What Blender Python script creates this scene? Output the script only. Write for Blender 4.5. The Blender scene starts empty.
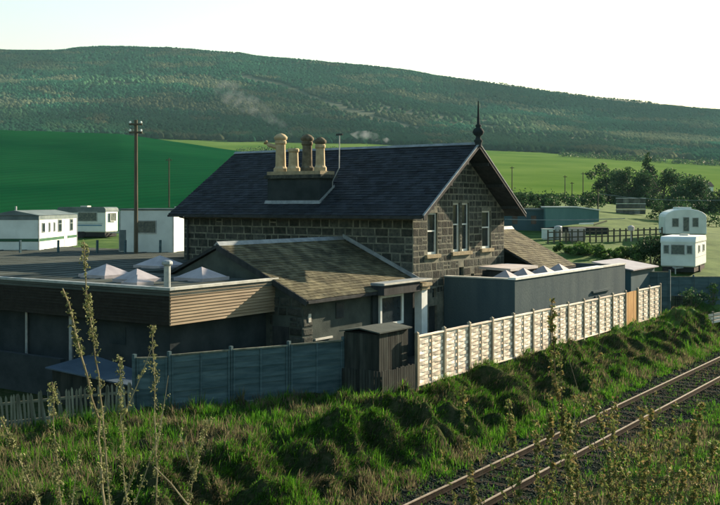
import bpy, math, random
import numpy as np
from mathutils import Vector, Matrix

SC = bpy.context.scene
COL = SC.collection
R = math.radians
rnd = random.Random(7)
nrng = np.random.default_rng(11)

# ------------------------------------------------------------------ camera
CZ = 6.23
YAW = math.atan(0.683)
cam = bpy.data.cameras.new('camera')
cam.lens = 50.0; cam.sensor_width = 36.0
cam.shift_y = -47.5 / 720.0
cam.clip_start = 0.1; cam.clip_end = 9000
camo = bpy.data.objects.new('camera', cam); COL.objects.link(camo)
camo.location = (0, 0, CZ); camo.rotation_euler = (R(90), 0, YAW)
SC.camera = camo

# ------------------------------------------------------------------ sky and sun
SUN_AZ = R(13.0)      # from +Y towards +X
SUN_EL = R(20.0)
w = bpy.data.worlds.new('World'); SC.world = w; w.use_nodes = True
nt = w.node_tree; nt.nodes.clear()
out = nt.nodes.new('ShaderNodeOutputWorld'); bg = nt.nodes.new('ShaderNodeBackground')
sky = nt.nodes.new('ShaderNodeTexSky'); sky.sky_type = 'NISHITA'; sky.sun_disc = False
sky.sun_elevation = SUN_EL; sky.sun_rotation = SUN_AZ
sky.altitude = 60; sky.air_density = 1.9; sky.dust_density = 1.0; sky.ozone_density = 2.8
bg.inputs['Strength'].default_value = 0.063
nt.links.new(sky.outputs[0], bg.inputs[0]); nt.links.new(bg.outputs[0], out.inputs[0])
sl = bpy.data.lights.new('sun', 'SUN'); sl.energy = 5.0; sl.angle = R(0.5); sl.color = (1.0, 0.77, 0.55)
so = bpy.data.objects.new('sun', sl); COL.objects.link(so)
sdir = Vector((math.cos(SUN_EL) * math.sin(SUN_AZ), math.cos(SUN_EL) * math.cos(SUN_AZ), math.sin(SUN_EL)))
so.rotation_euler = sdir.to_track_quat('Z', 'Y').to_euler(); so.location = sdir * 200

SC.view_settings.view_transform = 'Standard'; SC.view_settings.look = 'None'
SC.view_settings.gamma = 1.0; SC.view_settings.exposure = 2.0
SC.view_settings.use_curve_mapping = False
SC.render.engine = 'CYCLES'
SC.cycles.volume_bounces = 0

# ------------------------------------------------------------------ helpers: materials
MATS = {}
def mat(name, col, col2=None, rough=0.85, scale=3.0, stretch=(1, 1, 1), bump=0.0, bscale=None, island=0.0, objr=0.0,
        spec=0.04, metal=0.0, attr=None, detail=6.0, ramp=(0.35, 0.65), trans=0.0):
    m = bpy.data.materials.new(name); m.use_nodes = True
    cool = lambda c: (c[0] * .86, c[1], min(1, c[2] * 1.06))
    n = m.node_tree.nodes; l = m.node_tree.links
    b = n['Principled BSDF']
    b.inputs['Roughness'].default_value = rough; b.inputs['Metallic'].default_value = metal
    b.inputs['Specular IOR Level'].default_value = spec
    tc = n.new('ShaderNodeTexCoord'); mp = n.new('ShaderNodeMapping'); mp.inputs['Scale'].default_value = stretch
    geo = n.new('ShaderNodeNewGeometry')
    l.new(geo.outputs['Position'], mp.inputs['Vector'])
    nz = n.new('ShaderNodeTexNoise'); nz.inputs['Scale'].default_value = scale; nz.inputs['Detail'].default_value = detail
    nz.inputs['Roughness'].default_value = 0.6
    l.new(mp.outputs[0], nz.inputs['Vector'])
    rp = n.new('ShaderNodeValToRGB')
    rp.color_ramp.elements[0].position = ramp[0]; rp.color_ramp.elements[1].position = ramp[1]
    c2 = col2 if col2 else tuple(min(1, c * 1.35) for c in col)
    rp.color_ramp.elements[0].color = (*cool(col), 1); rp.color_ramp.elements[1].color = (*cool(c2), 1)
    l.new(nz.outputs['Fac'], rp.inputs[0])
    cur = rp.outputs[0]
    if attr:
        at = n.new('ShaderNodeAttribute'); at.attribute_name = attr
        mx = n.new('ShaderNodeMix'); mx.data_type = 'RGBA'; mx.blend_type = 'MULTIPLY'; mx.inputs[0].default_value = 1.0
        l.new(cur, mx.inputs[6]); l.new(at.outputs['Color'], mx.inputs[7]); cur = mx.outputs[2]
    for amt, src in ((island, 'isl'), (objr, 'obj')):
        if amt > 0:
            if src == 'isl': o = geo.outputs['Random Per Island']
            else: o = n.new('ShaderNodeObjectInfo').outputs['Random']
            mr = n.new('ShaderNodeMapRange'); mr.inputs[3].default_value = 1 - amt; mr.inputs[4].default_value = 1 + amt
            l.new(o, mr.inputs[0])
            mx = n.new('ShaderNodeMix'); mx.data_type = 'RGBA'; mx.blend_type = 'MULTIPLY'; mx.inputs[0].default_value = 1.0
            l.new(cur, mx.inputs[6]); l.new(mr.outputs[0], mx.inputs[7]); cur = mx.outputs[2]
    l.new(cur, b.inputs['Base Color'])
    if bump > 0:
        nb = n.new('ShaderNodeTexNoise'); nb.inputs['Scale'].default_value = bscale or scale * 4; nb.inputs['Detail'].default_value = 5
        l.new(mp.outputs[0], nb.inputs['Vector'])
        bp = n.new('ShaderNodeBump'); bp.inputs['Strength'].default_value = bump; bp.inputs['Distance'].default_value = 0.05
        l.new(nb.outputs['Fac'], bp.inputs['Height']); l.new(bp.outputs[0], b.inputs['Normal'])
    if trans > 0:
        tb = n.new('ShaderNodeBsdfTranslucent'); l.new(cur, tb.inputs['Color'])
        ms = n.new('ShaderNodeMixShader'); ms.inputs[0].default_value = trans
        l.new(b.outputs[0], ms.inputs[1]); l.new(tb.outputs[0], ms.inputs[2])
        l.new(ms.outputs[0], n['Material Output'].inputs['Surface'])
    MATS[name] = m
    return m

M_stone = mat('whinstone', (0.022, 0.026, 0.024), (0.062, 0.06, 0.05), scale=5, bump=.5, bscale=18, objr=.4, rough=.9)
M_stone_far = mat('whinstone_courses', (0.022, 0.026, 0.024), (0.062, 0.06, 0.05), scale=5, bump=.5, bscale=18, island=.4, rough=.9)
M_mortar = mat('mortar', (0.085, 0.088, 0.072), (0.18, 0.165, 0.125), scale=4, bump=.3, bscale=30)
M_sand = mat('sandstone', (0.19, 0.15, 0.095), (0.3, 0.235, 0.15), scale=4, bump=.3)
M_slate = mat('slate', (0.008, 0.011, 0.015), (0.018, 0.022, 0.027), scale=1.2, island=.5, rough=.75, spec=.12, bump=.2)
M_slate_br = mat('mossy_slate', (0.04, 0.038, 0.024), (0.115, 0.098, 0.058), scale=1.3, island=.35, rough=.85, spec=.05, bump=.2)
M_lead = mat('lead', (0.14, 0.15, 0.155), (0.24, 0.245, 0.24), scale=3, rough=.6)
M_white = mat('white_paint', (0.52, 0.5, 0.46), (0.64, 0.62, 0.58), scale=3, rough=.55)
M_dull = mat('weathered_white', (0.36, 0.33, 0.28), (0.52, 0.48, 0.42), scale=2.5, rough=.7)
M_dark = mat('dark_timber', (.018, .02, .022), (.04, .042, .042), scale=4, stretch=(1, 1, .2), rough=.8)
M_black = mat('black_void', (.008, .008, .009), rough=.9)
M_pot = mat('buff_clay', (0.3, 0.22, 0.13), (0.44, 0.33, 0.2), scale=3, rough=.8)
M_potdk = mat('sooty_clay', (0.06, 0.05, 0.035), (0.15, 0.12, 0.08), scale=4, rough=.85)
M_glass = mat('window_glass', (.012, .018, .022), (.025, .032, .036), rough=.12, spec=.35)
M_curtain = mat('curtained_glass', (.045, .06, .06), (.12, .13, .105), scale=6, rough=.25, spec=.15)
M_render = mat('grey_harling', (0.04, 0.06, 0.068), (0.06, 0.08, 0.083), scale=1.6, stretch=(1, 1, .22), bump=.5, bscale=40, rough=.95)
M_render2 = mat('buff_harling', (0.036, 0.044, 0.04), (0.066, 0.074, 0.064), scale=1.5, bump=.4, bscale=40, rough=.95)
M_felt = mat('roofing_felt', (0.036, 0.043, 0.038), (0.07, 0.076, 0.066), scale=.6, bump=.3, bscale=20, rough=.9)
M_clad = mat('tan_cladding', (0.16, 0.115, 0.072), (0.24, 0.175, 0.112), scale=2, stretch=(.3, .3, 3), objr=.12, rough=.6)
M_cladd = mat('shaded_cladding', (.012, .011, .009), (.022, .02, .016), scale=2, stretch=(3, .3, 3), objr=.15, rough=.7)  # front fascia boards: same cladding, its shade put into a darker colour
M_cladrec = mat('cladding_backing', (0.02, 0.017, 0.014), (0.03, 0.025, 0.02), rough=.8)
M_fwall = mat('dark_block_wall', (0.015, 0.02, 0.022), (0.03, 0.036, 0.038), scale=1.3, bump=.3, rough=.9)
M_dome = mat('roof_light_white', (0.24, 0.21, 0.215), (0.32, 0.28, 0.28), scale=2, rough=.45)
M_cream = mat('cream_timber', (0.62, 0.47, 0.36), (0.84, 0.69, 0.56), scale=6, stretch=(1, .25, 2), objr=.22, rough=.75)
M_batten = mat('weathered_batten', (0.17, 0.14, 0.1), (0.3, 0.25, 0.18), scale=6, stretch=(1, 1, .3), objr=.12, rough=.8)
M_gate = mat('orange_stained_boards', (.40, .21, .085), (.52, .30, .13), scale=5, stretch=(1, 1, .2), objr=.2, rough=.75)
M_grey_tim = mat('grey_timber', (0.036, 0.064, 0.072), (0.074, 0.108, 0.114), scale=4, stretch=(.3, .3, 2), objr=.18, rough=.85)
M_pale_tim = mat('pale_picket', (0.09, 0.09, 0.065), (0.19, 0.185, 0.14), scale=5, stretch=(1, 1, .2), objr=.22, rough=.85)
M_shed = mat('creosoted_board', (0.014, 0.017, 0.016), (0.04, 0.042, 0.036), scale=5, stretch=(1, 1, .15), objr=.25, rough=.85)
M_galv = mat('galvanised', (0.22, 0.23, 0.23), (0.34, 0.34, 0.33), scale=4, rough=.5, metal=.4)
M_sheet = mat('sheet_roof', (0.035, 0.05, 0.068), (0.06, 0.08, 0.1), scale=1.2, rough=.55)
M_rail = mat('rail_steel', (0.012, 0.009, 0.007), (0.026, 0.02, 0.015), scale=5, rough=.8, spec=.02)
M_railtop = mat('rail_head_polished', (0.16, 0.12, 0.085), (0.26, 0.2, 0.145), scale=6, rough=.6, spec=.2)
M_sleeper = mat('sleeper_timber', (0.022, 0.018, 0.014), (0.05, 0.04, 0.03), scale=6, stretch=(.3, 2, 1), objr=.3, rough=1.0, spec=0.0)
M_stonebal = mat('ballast_stone', (0.01, 0.015, 0.012), (0.036, 0.042, 0.034), scale=1.2, island=.55, rough=.9, spec=.02)
M_ballast = mat('ballast_bed', (0.008, 0.011, 0.008), (0.022, 0.025, 0.018), scale=6, bump=.8, bscale=25, rough=1.0, spec=0.0)
M_ground = mat('rough_grass_soil', (0.01, 0.024, 0.006), (0.045, 0.042, 0.02), scale=5.0, bump=1.0, bscale=14, rough=1.0, spec=0.0)
M_turf = mat('mown_turf', (0.02, 0.055, 0.01), (0.075, 0.115, 0.03), scale=.5, bump=.6, bscale=5, rough=.95)
M_yard = mat('yard_tarmac', (0.014, 0.015, 0.015), (0.028, 0.028, 0.026), scale=1.5, bump=.3, bscale=30)
M_field1 = mat('young_cereal', (0.002, 0.031, 0.012), (0.006, 0.048, 0.017), scale=.05, stretch=(.35, .3, 1), rough=1.0, spec=0.0, detail=4)
def drill_lines(m, rot, scale, amt):
    n = m.node_tree.nodes; l = m.node_tree.links; b = n['Principled BSDF']; src = b.inputs['Base Color'].links[0].from_socket
    g = n.new('ShaderNodeNewGeometry'); mp = n.new('ShaderNodeMapping'); mp.inputs['Rotation'].default_value = (0, 0, rot); l.new(g.outputs['Position'], mp.inputs['Vector'])
    wv = n.new('ShaderNodeTexWave'); wv.inputs['Scale'].default_value = scale; wv.inputs['Distortion'].default_value = 1.5; wv.inputs['Detail'].default_value = 3; wv.inputs['Detail Scale'].default_value = .6
    l.new(mp.outputs[0], wv.inputs['Vector'])
    mr = n.new('ShaderNodeMapRange'); mr.inputs[3].default_value = 1 - amt; mr.inputs[4].default_value = 1 + amt; l.new(wv.outputs['Fac'], mr.inputs[0])
    mx = n.new('ShaderNodeMix'); mx.data_type = 'RGBA'; mx.blend_type = 'MULTIPLY'; mx.inputs[0].default_value = 1.0
    l.new(src, mx.inputs[6]); l.new(mr.outputs[0], mx.inputs[7]); l.new(mx.outputs[2], b.inputs['Base Color'])
drill_lines(M_field1, R(-8), .07, .10)
M_field2 = mat('pasture', (0.045, 0.088, 0.014), (0.095, 0.135, 0.03), scale=.014, stretch=(1, .5, 1), rough=1.0, spec=0.0, detail=6)
M_hill = mat('heath', (0.022, 0.036, 0.022), (0.045, 0.05, 0.03), scale=.006, rough=.95)
M_grass = mat('grass_blades', (.8, .8, .8), (1, 1, 1), scale=1.5, rough=.8, attr='tint', trans=.5, spec=.03)
M_leaf = mat('leaves', (.75, .75, .75), (1, 1, 1), scale=1.5, rough=.65, attr='tint', trans=.3, spec=.05)
M_wood = mat('plantation_canopy', (.85, .85, .85), (1, 1, 1), scale=.02, rough=.9, attr='tint', spec=.0)
M_bark = mat('bark', (.06, .05, .038), (.12, .10, .075), scale=6, bump=.4)
M_twig = mat('pale_cane', (.16, .125, .075), (.32, .26, .16), scale=9, stretch=(1, 1, .4), rough=.75)
M_twigd = mat('dark_cane', (.06, .05, .03), (.13, .105, .065), scale=9, rough=.75)
M_pole = mat('pole_timber', (0.05, 0.043, 0.03), (0.1, 0.085, 0.06), scale=5, stretch=(1, 1, .15), rough=.85)
M_cerm = mat('insulator', (.65, .63, .58), rough=.3)
M_car = mat('caravan_white', (0.48, 0.48, 0.44), (0.58, 0.58, 0.53), scale=1.0, rough=.45)
M_carg = mat('caravan_green_band', (0.03, 0.075, 0.045), (0.04, 0.095, 0.055), scale=1.5, rough=.5)
M_carb = mat('caravan_blue_band', (.09, .17, .24), (.11, .20, .28), scale=1.5, rough=.45)
M_cargr = mat('caravan_roof_grey', (0.08, 0.1, 0.1), (0.13, 0.15, 0.145), scale=1.5, rough=.6)
M_rubber = mat('rubber', (.02, .02, .02), rough=.8)
M_teal = mat('teal_sheet_cladding', (0.06, 0.12, 0.115), (0.09, 0.16, 0.15), scale=.7, stretch=(1, 1, .3), rough=.6)
M_teald = mat('dark_teal_sheet', (0.03, 0.06, 0.068), (0.045, 0.08, 0.09), scale=.7, rough=.6)
M_roofpl = mat('pale_roof_sheet', (.62, .58, .52), (.74, .69, .62), scale=1, rough=.5)
M_crate = mat('dark_crate', (.07, .07, .06), (.13, .12, .10), scale=2, objr=.4)
M_pink = mat('pinkish_panel', (0.33, 0.28, 0.26), (0.42, 0.36, 0.33), scale=2, rough=.5)

# ------------------------------------------------------------------ helpers: meshes and objects
WM = {}
def link(o, parent=None, world=None):
    """link o; geometry / matrix given in world coordinates even when parented"""
    COL.objects.link(o)
    if world is None: world = Matrix.Identity(4)
    if parent is not None:
        o.parent = parent
        o.matrix_parent_inverse = WM[parent.name].inverted()
    o.matrix_basis = world
    WM[o.name] = world
    return o

class MB:
    def __init__(s): s.v = []; s.f = []
    def add(s, vs, fs):
        k = len(s.v); s.v += [tuple(p) for p in vs]; s.f += [tuple(i + k for i in q) for q in fs]; return s
    def hexa(s, p):   # p: 4 bottom (ccw from above) then 4 top
        return s.add(p, [(3, 2, 1, 0), (4, 5, 6, 7), (0, 1, 5, 4), (1, 2, 6, 5), (2, 3, 7, 6), (3, 0, 4, 7)])
    def box(s, x0, x1, y0, y1, z0, z1):
        return s.hexa([(x0, y0, z0), (x1, y0, z0), (x1, y1, z0), (x0, y1, z0), (x0, y0, z1), (x1, y0, z1), (x1, y1, z1), (x0, y1, z1)])
    def bar(s, a, b, wd, ht, up=(0, 0, 1)):
        a = Vector(a); b = Vector(b); d = (b - a).normalized(); u = Vector(up)
        sd = d.cross(u).normalized() * wd / 2; u = sd.cross(d).normalized() * ht / 2
        return s.hexa([a - sd - u, a + sd - u, b + sd - u, b - sd - u, a - sd + u, a + sd + u, b + sd + u, b - sd + u])
    def tube(s, pts, rad, n=6, cap=True):
        pts = [Vector(p) for p in pts]; k = len(s.v); m = len(pts)
        if not hasattr(rad, '__len__'): rad = [rad] * m
        for i, p in enumerate(pts):
            d = (pts[min(i + 1, m - 1)] - pts[max(i - 1, 0)]).normalized()
            a = Vector((1, 0, 0)) if abs(d.x) < .8 else Vector((0, 1, 0))
            e1 = d.cross(a).normalized(); e2 = d.cross(e1)
            for j in range(n):
                t = 2 * math.pi * j / n
                s.v.append(tuple(p + (e1 * math.cos(t) + e2 * math.sin(t)) * rad[i]))
        for i in range(m - 1):
            for j in range(n):
                s.f.append((k + i * n + j, k + i * n + (j + 1) % n, k + (i + 1) * n + (j + 1) % n, k + (i + 1) * n + j))
        if cap:
            s.f.append(tuple(k + j for j in range(n))); s.f.append(tuple(k + (m - 1) * n + j for j in reversed(range(n))))
        return s
    def lathe(s, prof, c, n=10):
        return s.tube([(c[0], c[1], c[2] + z) for r, z in prof], [max(r, .003) for r, z in prof], n)
    def prism(s, poly, off):
        k = len(poly); o = Vector(off)
        vs = [Vector(p) for p in poly]; vs = vs + [p + o for p in vs]
        fs = [tuple(reversed(range(k))), tuple(range(k, 2 * k))] + [(i, (i + 1) % k, (i + 1) % k + k, i + k) for i in range(k)]
        return s.add(vs, fs)
    def mesh(s, name, m, smooth=False):
        me = bpy.data.meshes.new(name); me.from_pydata(s.v, [], s.f); me.update()
        if m: me.materials.append(m)
        if smooth: me.shade_smooth()
        return me
    def build(s, name, m, parent=None, smooth=False, kind=None, world=None):
        o = bpy.data.objects.new(name, s.mesh(name, m, smooth)); link(o, parent, world)
        if kind: o['kind'] = kind
        return o

def np_mesh(name, V, T, m, tint=None, smooth=False):
    """V (n,3), T (k,3) triangles or (k,4) quads; tint (n,3)"""
    me = bpy.data.meshes.new(name)
    nv, nf, c = len(V), len(T), T.shape[1]
    me.vertices.add(nv); me.vertices.foreach_set('co', np.asarray(V, np.float32).ravel())
    me.loops.add(nf * c); me.loops.foreach_set('vertex_index', np.asarray(T, np.int32).ravel())
    me.polygons.add(nf); me.polygons.foreach_set('loop_start', np.arange(0, nf * c, c, dtype=np.int32))
    if smooth: me.polygons.foreach_set('use_smooth', np.ones(nf, bool))
    me.update(calc_edges=True)
    if tint is not None:
        a = me.color_attributes.new('tint', 'FLOAT_COLOR', 'POINT')
        a.data.foreach_set('color', np.concatenate([tint, np.ones((nv, 1))], 1).astype(np.float32).ravel())
    me.materials.append(m)
    return me

def thing(name, label, cat, loc=(0, 0, 0), rz=0.0, group=None):
    o = bpy.data.objects.new(name, None); o.empty_display_size = .2
    link(o, None, Matrix.Translation(Vector(loc)) @ Matrix.Rotation(rz, 4, 'Z'))
    return tag(o, label, cat, group)
def tag(o, label, cat, group=None):
    o['label'] = label; o['category'] = cat
    if group: o['group'] = group
    return o
def piece(name, mesh, parent, world):
    o = bpy.data.objects.new(name, mesh); return link(o, parent, world)
def struct(o): o['kind'] = 'structure'; return o
def loc_part(mb, name, m, parent, smooth=False):   # mesh given in the thing's own coordinates
    return mb.build(name, m, parent, smooth, world=WM[parent.name].copy())

# ------------------------------------------------------------------ value noise
def vnoise(x, y, seed=0):
    xi = np.floor(x).astype(np.int64); yi = np.floor(y).astype(np.int64); fx = x - xi; fy = y - yi
    fx = fx * fx * (3 - 2 * fx); fy = fy * fy * (3 - 2 * fy)
    def h(a, b):
        n = (a * 374761393 + b * 668265263 + seed * 974634257) & 0xffffffff
        n = ((n ^ (n >> 13)) * 1274126177) & 0xffffffff
        return ((n ^ (n >> 16)) & 0xffff) / 65535.0
    return (h(xi, yi) * (1 - fx) + h(xi + 1, yi) * fx) * (1 - fy) + (h(xi, yi + 1) * (1 - fx) + h(xi + 1, yi + 1) * fx) * fy
def fbm(x, y, o=4, seed=0):
    t = 0; a = .5
    for i in range(o): t = t + a * vnoise(x * 2 ** i, y * 2 ** i, seed + i); a *= .5
    return t / (1 - .5 ** o)
def sstep(x, a, b):
    t = np.clip((x - a) / (b - a), 0, 1); return t * t * (3 - 2 * t)

# ------------------------------------------------------------------ terrain height
CS, SN = math.cos(YAW), math.sin(YAW)
PC = np.array([-900, -400, 0, 120, 240, 360, 480, 600, 720, 1100, 2000.])          # bearing columns
GD = np.array([40, 50, 58, 66, 76, 90, 120, 160, 220, 350, 450, 650, 850, 1000, 1200, 1500, 1800, 2000, 2600.])
GZ = [[1.0, 1.0, 1.0, .4, 0, 0, 0, 0, -.2, -.8, -.8], [2.2, 2.2, 2.2, 1.5, .4, 0, 0, 0, 0, -.6, -.8], [2.9, 2.9, 2.9, 2.7, 1.8, .6, .3, .2, .1, -.5, -.8],
      [3.1, 3.1, 3.1, 3.1, 2.8, 1.8, 1.7, 1.2, .9, 0, -.8], [3.4, 3.4, 3.4, 3.5, 3.3, 3.0, 2.8, 2.4, 1.7, .5, 0], [4.2, 4.2, 4.2, 4.2, 4.0, 3.6, 3.4, 3.2, 3.0, 1.5, 1.0]]
GP = [[205, 205, 205, 206, 206, 205, 208, 214, 226, 230, 225], [186, 186, 186, 188, 190, 195, 198, 204, 219, 225, 220], [162, 162, 162, 165, 174, 185, 195, 203, 209, 215, 210],
      [134, 132, 130, 134, 151, 168, 180, 187, 192, 196, 195], [142, 140, 140, 143, 156, 162, 170, 176, 181, 186, 190], [152, 150, 150, 151, 151, 151, 157, 164, 171, 178, 185],
      [142, 140, 140, 142, 144.5, 145, 151, 157, 163, 172, 180], [130, 128, 129, 133, 138, 142, 149, 154, 159, 168, 178], [112, 108, 110, 112, 117, 123, 133, 140, 147, 158, 170],
      [84, 80, 79, 80, 83, 92, 109, 122, 131, 145, 160], [62, 54, 50, 49, 52, 64, 80, 98, 109, 128, 150], [66, 58, 54, 53, 56, 69, 85, 102, 112, 130, 152], [110, 105, 100, 100, 100, 110, 120, 130, 140, 150, 165]]
GT = np.array(GZ + [[CZ + (205 - q) * d / 1000.0 for q in row] for d, row in zip(GD[6:], GP)])
PX = [-100, -24, -18.2, -17.2, -14.5, -13.9, -13.6, -9.7, -9.3, -5, 6, 40, 400]
PZ = [0, 0, 0, -.08, -.86, -1.0, -1.1, -1.1, -1.0, -.75, -.3, .3, 2]
def far_bearing(x, y):
    X = x * CS + y * SN; Y = -x * SN + y * CS
    return np.where(Y > 1, np.clip(360 + 1000 * X / np.maximum(Y, 1), -900, 2000), np.where(X > 0, 2000, -900)), Y
def Hfun(x, y):
    x = np.asarray(x, float); y = np.asarray(y, float)
    P, Y = far_bearing(x, y); D = np.hypot(x, y); Dd = np.where(Y > 1, Y, D)
    # bilinear table
    i = np.clip(np.searchsorted(PC, P) - 1, 0, len(PC) - 2); fp = np.clip((P - PC[i]) / (PC[i + 1] - PC[i]), 0, 1)
    j = np.clip(np.searchsorted(GD, Dd) - 1, 0, len(GD) - 2); fd = np.clip((Dd - GD[j]) / (GD[j + 1] - GD[j]), 0, 1)
    g = (GT[j, i] * (1 - fp) + GT[j, i + 1] * fp) * (1 - fd) + (GT[j + 1, i] * (1 - fp) + GT[j + 1, i + 1] * fp) * fd
    g = g + sstep(D, 900, 1200) * (fbm(x * .006, y * .006, 4, 3) - .5) * 16 + sstep(D, 100, 300) * (fbm(x * .02, y * .02, 3, 5) - .5) * 1.2
    n = np.interp(x, PX, PZ)
    bank = sstep(x, -25, -22.5) * (1 - sstep(x, -14.6, -13.8)) * sstep(y, 6, 10)
    slope = sstep(x, -18.0, -16.6)
    yard = sstep(y, 27, 28.5) * (1 - sstep(x, -17.7, -17.3))
    bank = bank * (1 - yard)
    hum = np.abs(fbm(x * .55, y * 1.0, 2, 9) - .5) * 2; hum2 = np.abs(fbm(x * 1.5 + 7, y * 1.9, 2, 21) - .5) * 2
    n = n + bank * ((1.45 * hum ** .85 - .42) * (.22 + .78 * slope) + (.42 * hum2 ** .8 - .12))
    verge = sstep(x, -9.8, -8.6)
    n = n + verge * (fbm(x * .8, y * .8, 3, 31) - .5) * .3
    e = np.clip((9.5 - y) / 8.0, 0, 1) * sstep(x, -9.5, -6.5)
    n = n * (1 - e) + 4.5 * e
    wgt = np.maximum(sstep(Y, 50, 62) * sstep(-x, 15.5, 19.5), sstep(D, 110, 150))
    left = sstep(-x, 36.5, 41) * sstep(Y, 42, 52)
    wgt = np.maximum(wgt, left)
    return n * (1 - wgt) + g * wgt
def hz(x, y): return float(Hfun(np.array([x]), np.array([y]))[0])

# ------------------------------------------------------------------ terrain sheet (polar grid, cut into regions)
def terrain():
    az = np.concatenate([np.linspace(-1.9, -.48, 40, endpoint=False), np.linspace(-.48, .48, 430, endpoint=False), np.linspace(.48, 1.9, 50)])
    d1 = np.linspace(1, 18, 24, endpoint=False); d2 = np.linspace(18, 62, 330, endpoint=False)
    d3 = 62 * (4200 / 62.) ** (np.linspace(0, 1, 210))
    dd = np.concatenate([d1, d2, d3]); na, nd = len(az), len(dd)
    A, Dm = np.meshgrid(az, dd, indexing='ij')
    ang = A - YAW                                  # bearing from +Y towards +X
    x = Dm * np.sin(ang); y = Dm * np.cos(ang); z = Hfun(x, y)
    V = np.stack([x, y, z], -1).reshape(-1, 3)
    I = np.arange(na * nd).reshape(na, nd)
    Q = np.stack([I[:-1, :-1], I[1:, :-1], I[1:, 1:], I[:-1, 1:]], -1).reshape(-1, 4)
    cen = V[Q].mean(1); P, Y = far_bearing(cen[:, 0], cen[:, 1]); D = np.hypot(cen[:, 0], cen[:, 1])
    wob = (fbm(cen[:, 0] * .01, cen[:, 1] * .01, 3, 77) - .5)
    reg = np.zeros(len(Q), int)
    turf = (D > 50) & (-cen[:, 0] > 16); reg[turf] = 1
    reg[(D > 86 + 12 * wob) & (P < 420)] = 2
    reg[(D > 410) & (P < 420)] = 3
    reg[(D > 200 + 60 * wob) & (P >= 420)] = 3
    reg[(D > 985)] = 4
    yard = (D < 60) & (cen[:, 0] < -17.6) & (cen[:, 1] > 28.2) & (cen[:, 0] > -40); reg[yard] = 5
    trk = (cen[:, 0] > -13.7) & (cen[:, 0] < -9.6) & (cen[:, 1] > 9) & (D < 140); reg[trk] = 6
    names = {0: ('ground', M_ground), 1: ('caravan_park_grass', M_turf), 2: ('cereal_field', M_field1), 3: ('pasture_field', M_field2), 4: ('hill', M_hill), 5: ('yard', M_yard), 6: ('track_bed', M_ballast)}
    for k, (nm, m) in names.items():
        q = Q[reg == k]; u, inv = np.unique(q, return_inverse=True)
        o = bpy.data.objects.new(nm, np_mesh(nm, V[u], inv.reshape(-1, 4), m, smooth=True)); link(o); struct(o)
terrain()

# ------------------------------------------------------------------ station house
XG, XL, YN, YF = -21.88, -35.14, 35.99, 44.59       # gable face, left end, near wall, far wall
YC = (YN + YF) / 2; ZE, ZR = 5.90, 8.98             # wall head, ridge
def gtop(y): return ZE + (ZR - .30 - ZE) * (1 - abs(y - YC) / ((YF - YN) / 2))

def holed_wall(mb, to3, u0, u1, v0, top, ops, depth, extra=()):
    us = sorted(set([u0, u1] + [q for o in ops for q in o[:2]] + list(extra)))
    for a, b in zip(us[:-1], us[1:]):
        m = (a + b) / 2; v = v0
        for o in sorted([o for o in ops if o[0] < m < o[1]], key=lambda o: o[2]):
            mb.add([to3(a, v, 0), to3(b, v, 0), to3(b, o[2], 0), to3(a, o[2], 0)], [(0, 1, 2, 3)]); v = o[3]
        mb.add([to3(a, v, 0), to3(b, v, 0), to3(b, top(b), 0), to3(a, top(a), 0)], [(0, 1, 2, 3)])
    for a, b, c, d in ops:
        q = [(a, c), (b, c), (b, d), (a, d)]
        for i in range(4):
            p, r = q[i], q[(i + 1) % 4]
            mb.add([to3(*p, 0), to3(*r, 0), to3(*r, -depth), to3(*p, -depth)], [(0, 1, 2, 3)])
        mb.add([to3(*p, -depth) for p in q], [(0, 1, 2, 3)])

def unit_stone(seed):
    r = random.Random(seed); j = lambda a: r.uniform(-a, a)
    b = [(-.5, -.5, -1), (.5, -.5, -1), (.5, .5, -1), (-.5, .5, -1)]
    m = [(x + j(.03), y + j(.05), .55 + j(.15)) for x, y, z in b]
    f = [(x * .82 + j(.05), y * .74 + j(.06), 1 + j(.35)) for x, y, z in b]
    mb = MB(); mb.add(b + m + f, [(0, 1, 5, 4), (1, 2, 6, 5), (2, 3, 7, 6), (3, 0, 4, 7), (4, 5, 9, 8), (5, 6, 10, 9), (6, 7, 11, 10), (7, 4, 8, 11), (8, 9, 10, 11)])
    return mb.mesh('stone', M_stone)
STONES = [unit_stone(i) for i in range(8)]

def lay_stones(u0, u1, v0, v1, top, ops, r, hs=(.24, .38), ws=(.26, .62), gap=.065):
    res = []; v = v0
    while v < v1 - .1:
        h = r.uniform(*hs); va, vb = v, v + h
        xs = [u for u in np.linspace(u0, u1, 200) if top(u) >= vb - .05]
        if xs:
            iv = [(min(xs), max(xs))]
            for a, b, c, d in ops:
                if vb > c and va < d:
                    iv = [z for s_, e_ in iv for z in ((s_, min(e_, a)), (max(s_, b), e_)) if z[1] - z[0] > .08]
            for s_, e_ in iv:
                u = s_
                while u < e_ - .05:
                    wdt = r.uniform(*ws)
                    if e_ - (u + wdt) < .2: wdt = e_ - u
                    if wdt < .42 and h > .32 and r.random() < .35:
                        k = r.uniform(.4, .6)
                        res.append((u + wdt / 2, va + h * k / 2, wdt - gap, h * k - gap)); res.append((u + wdt / 2, va + h * (1 + k) / 2, wdt - gap, h * (1 - k) - gap))
                    else: res.append((u + wdt / 2, (va + vb) / 2, wdt - gap, h - gap))
                    u += wdt
        v = vb
    return res

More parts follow.
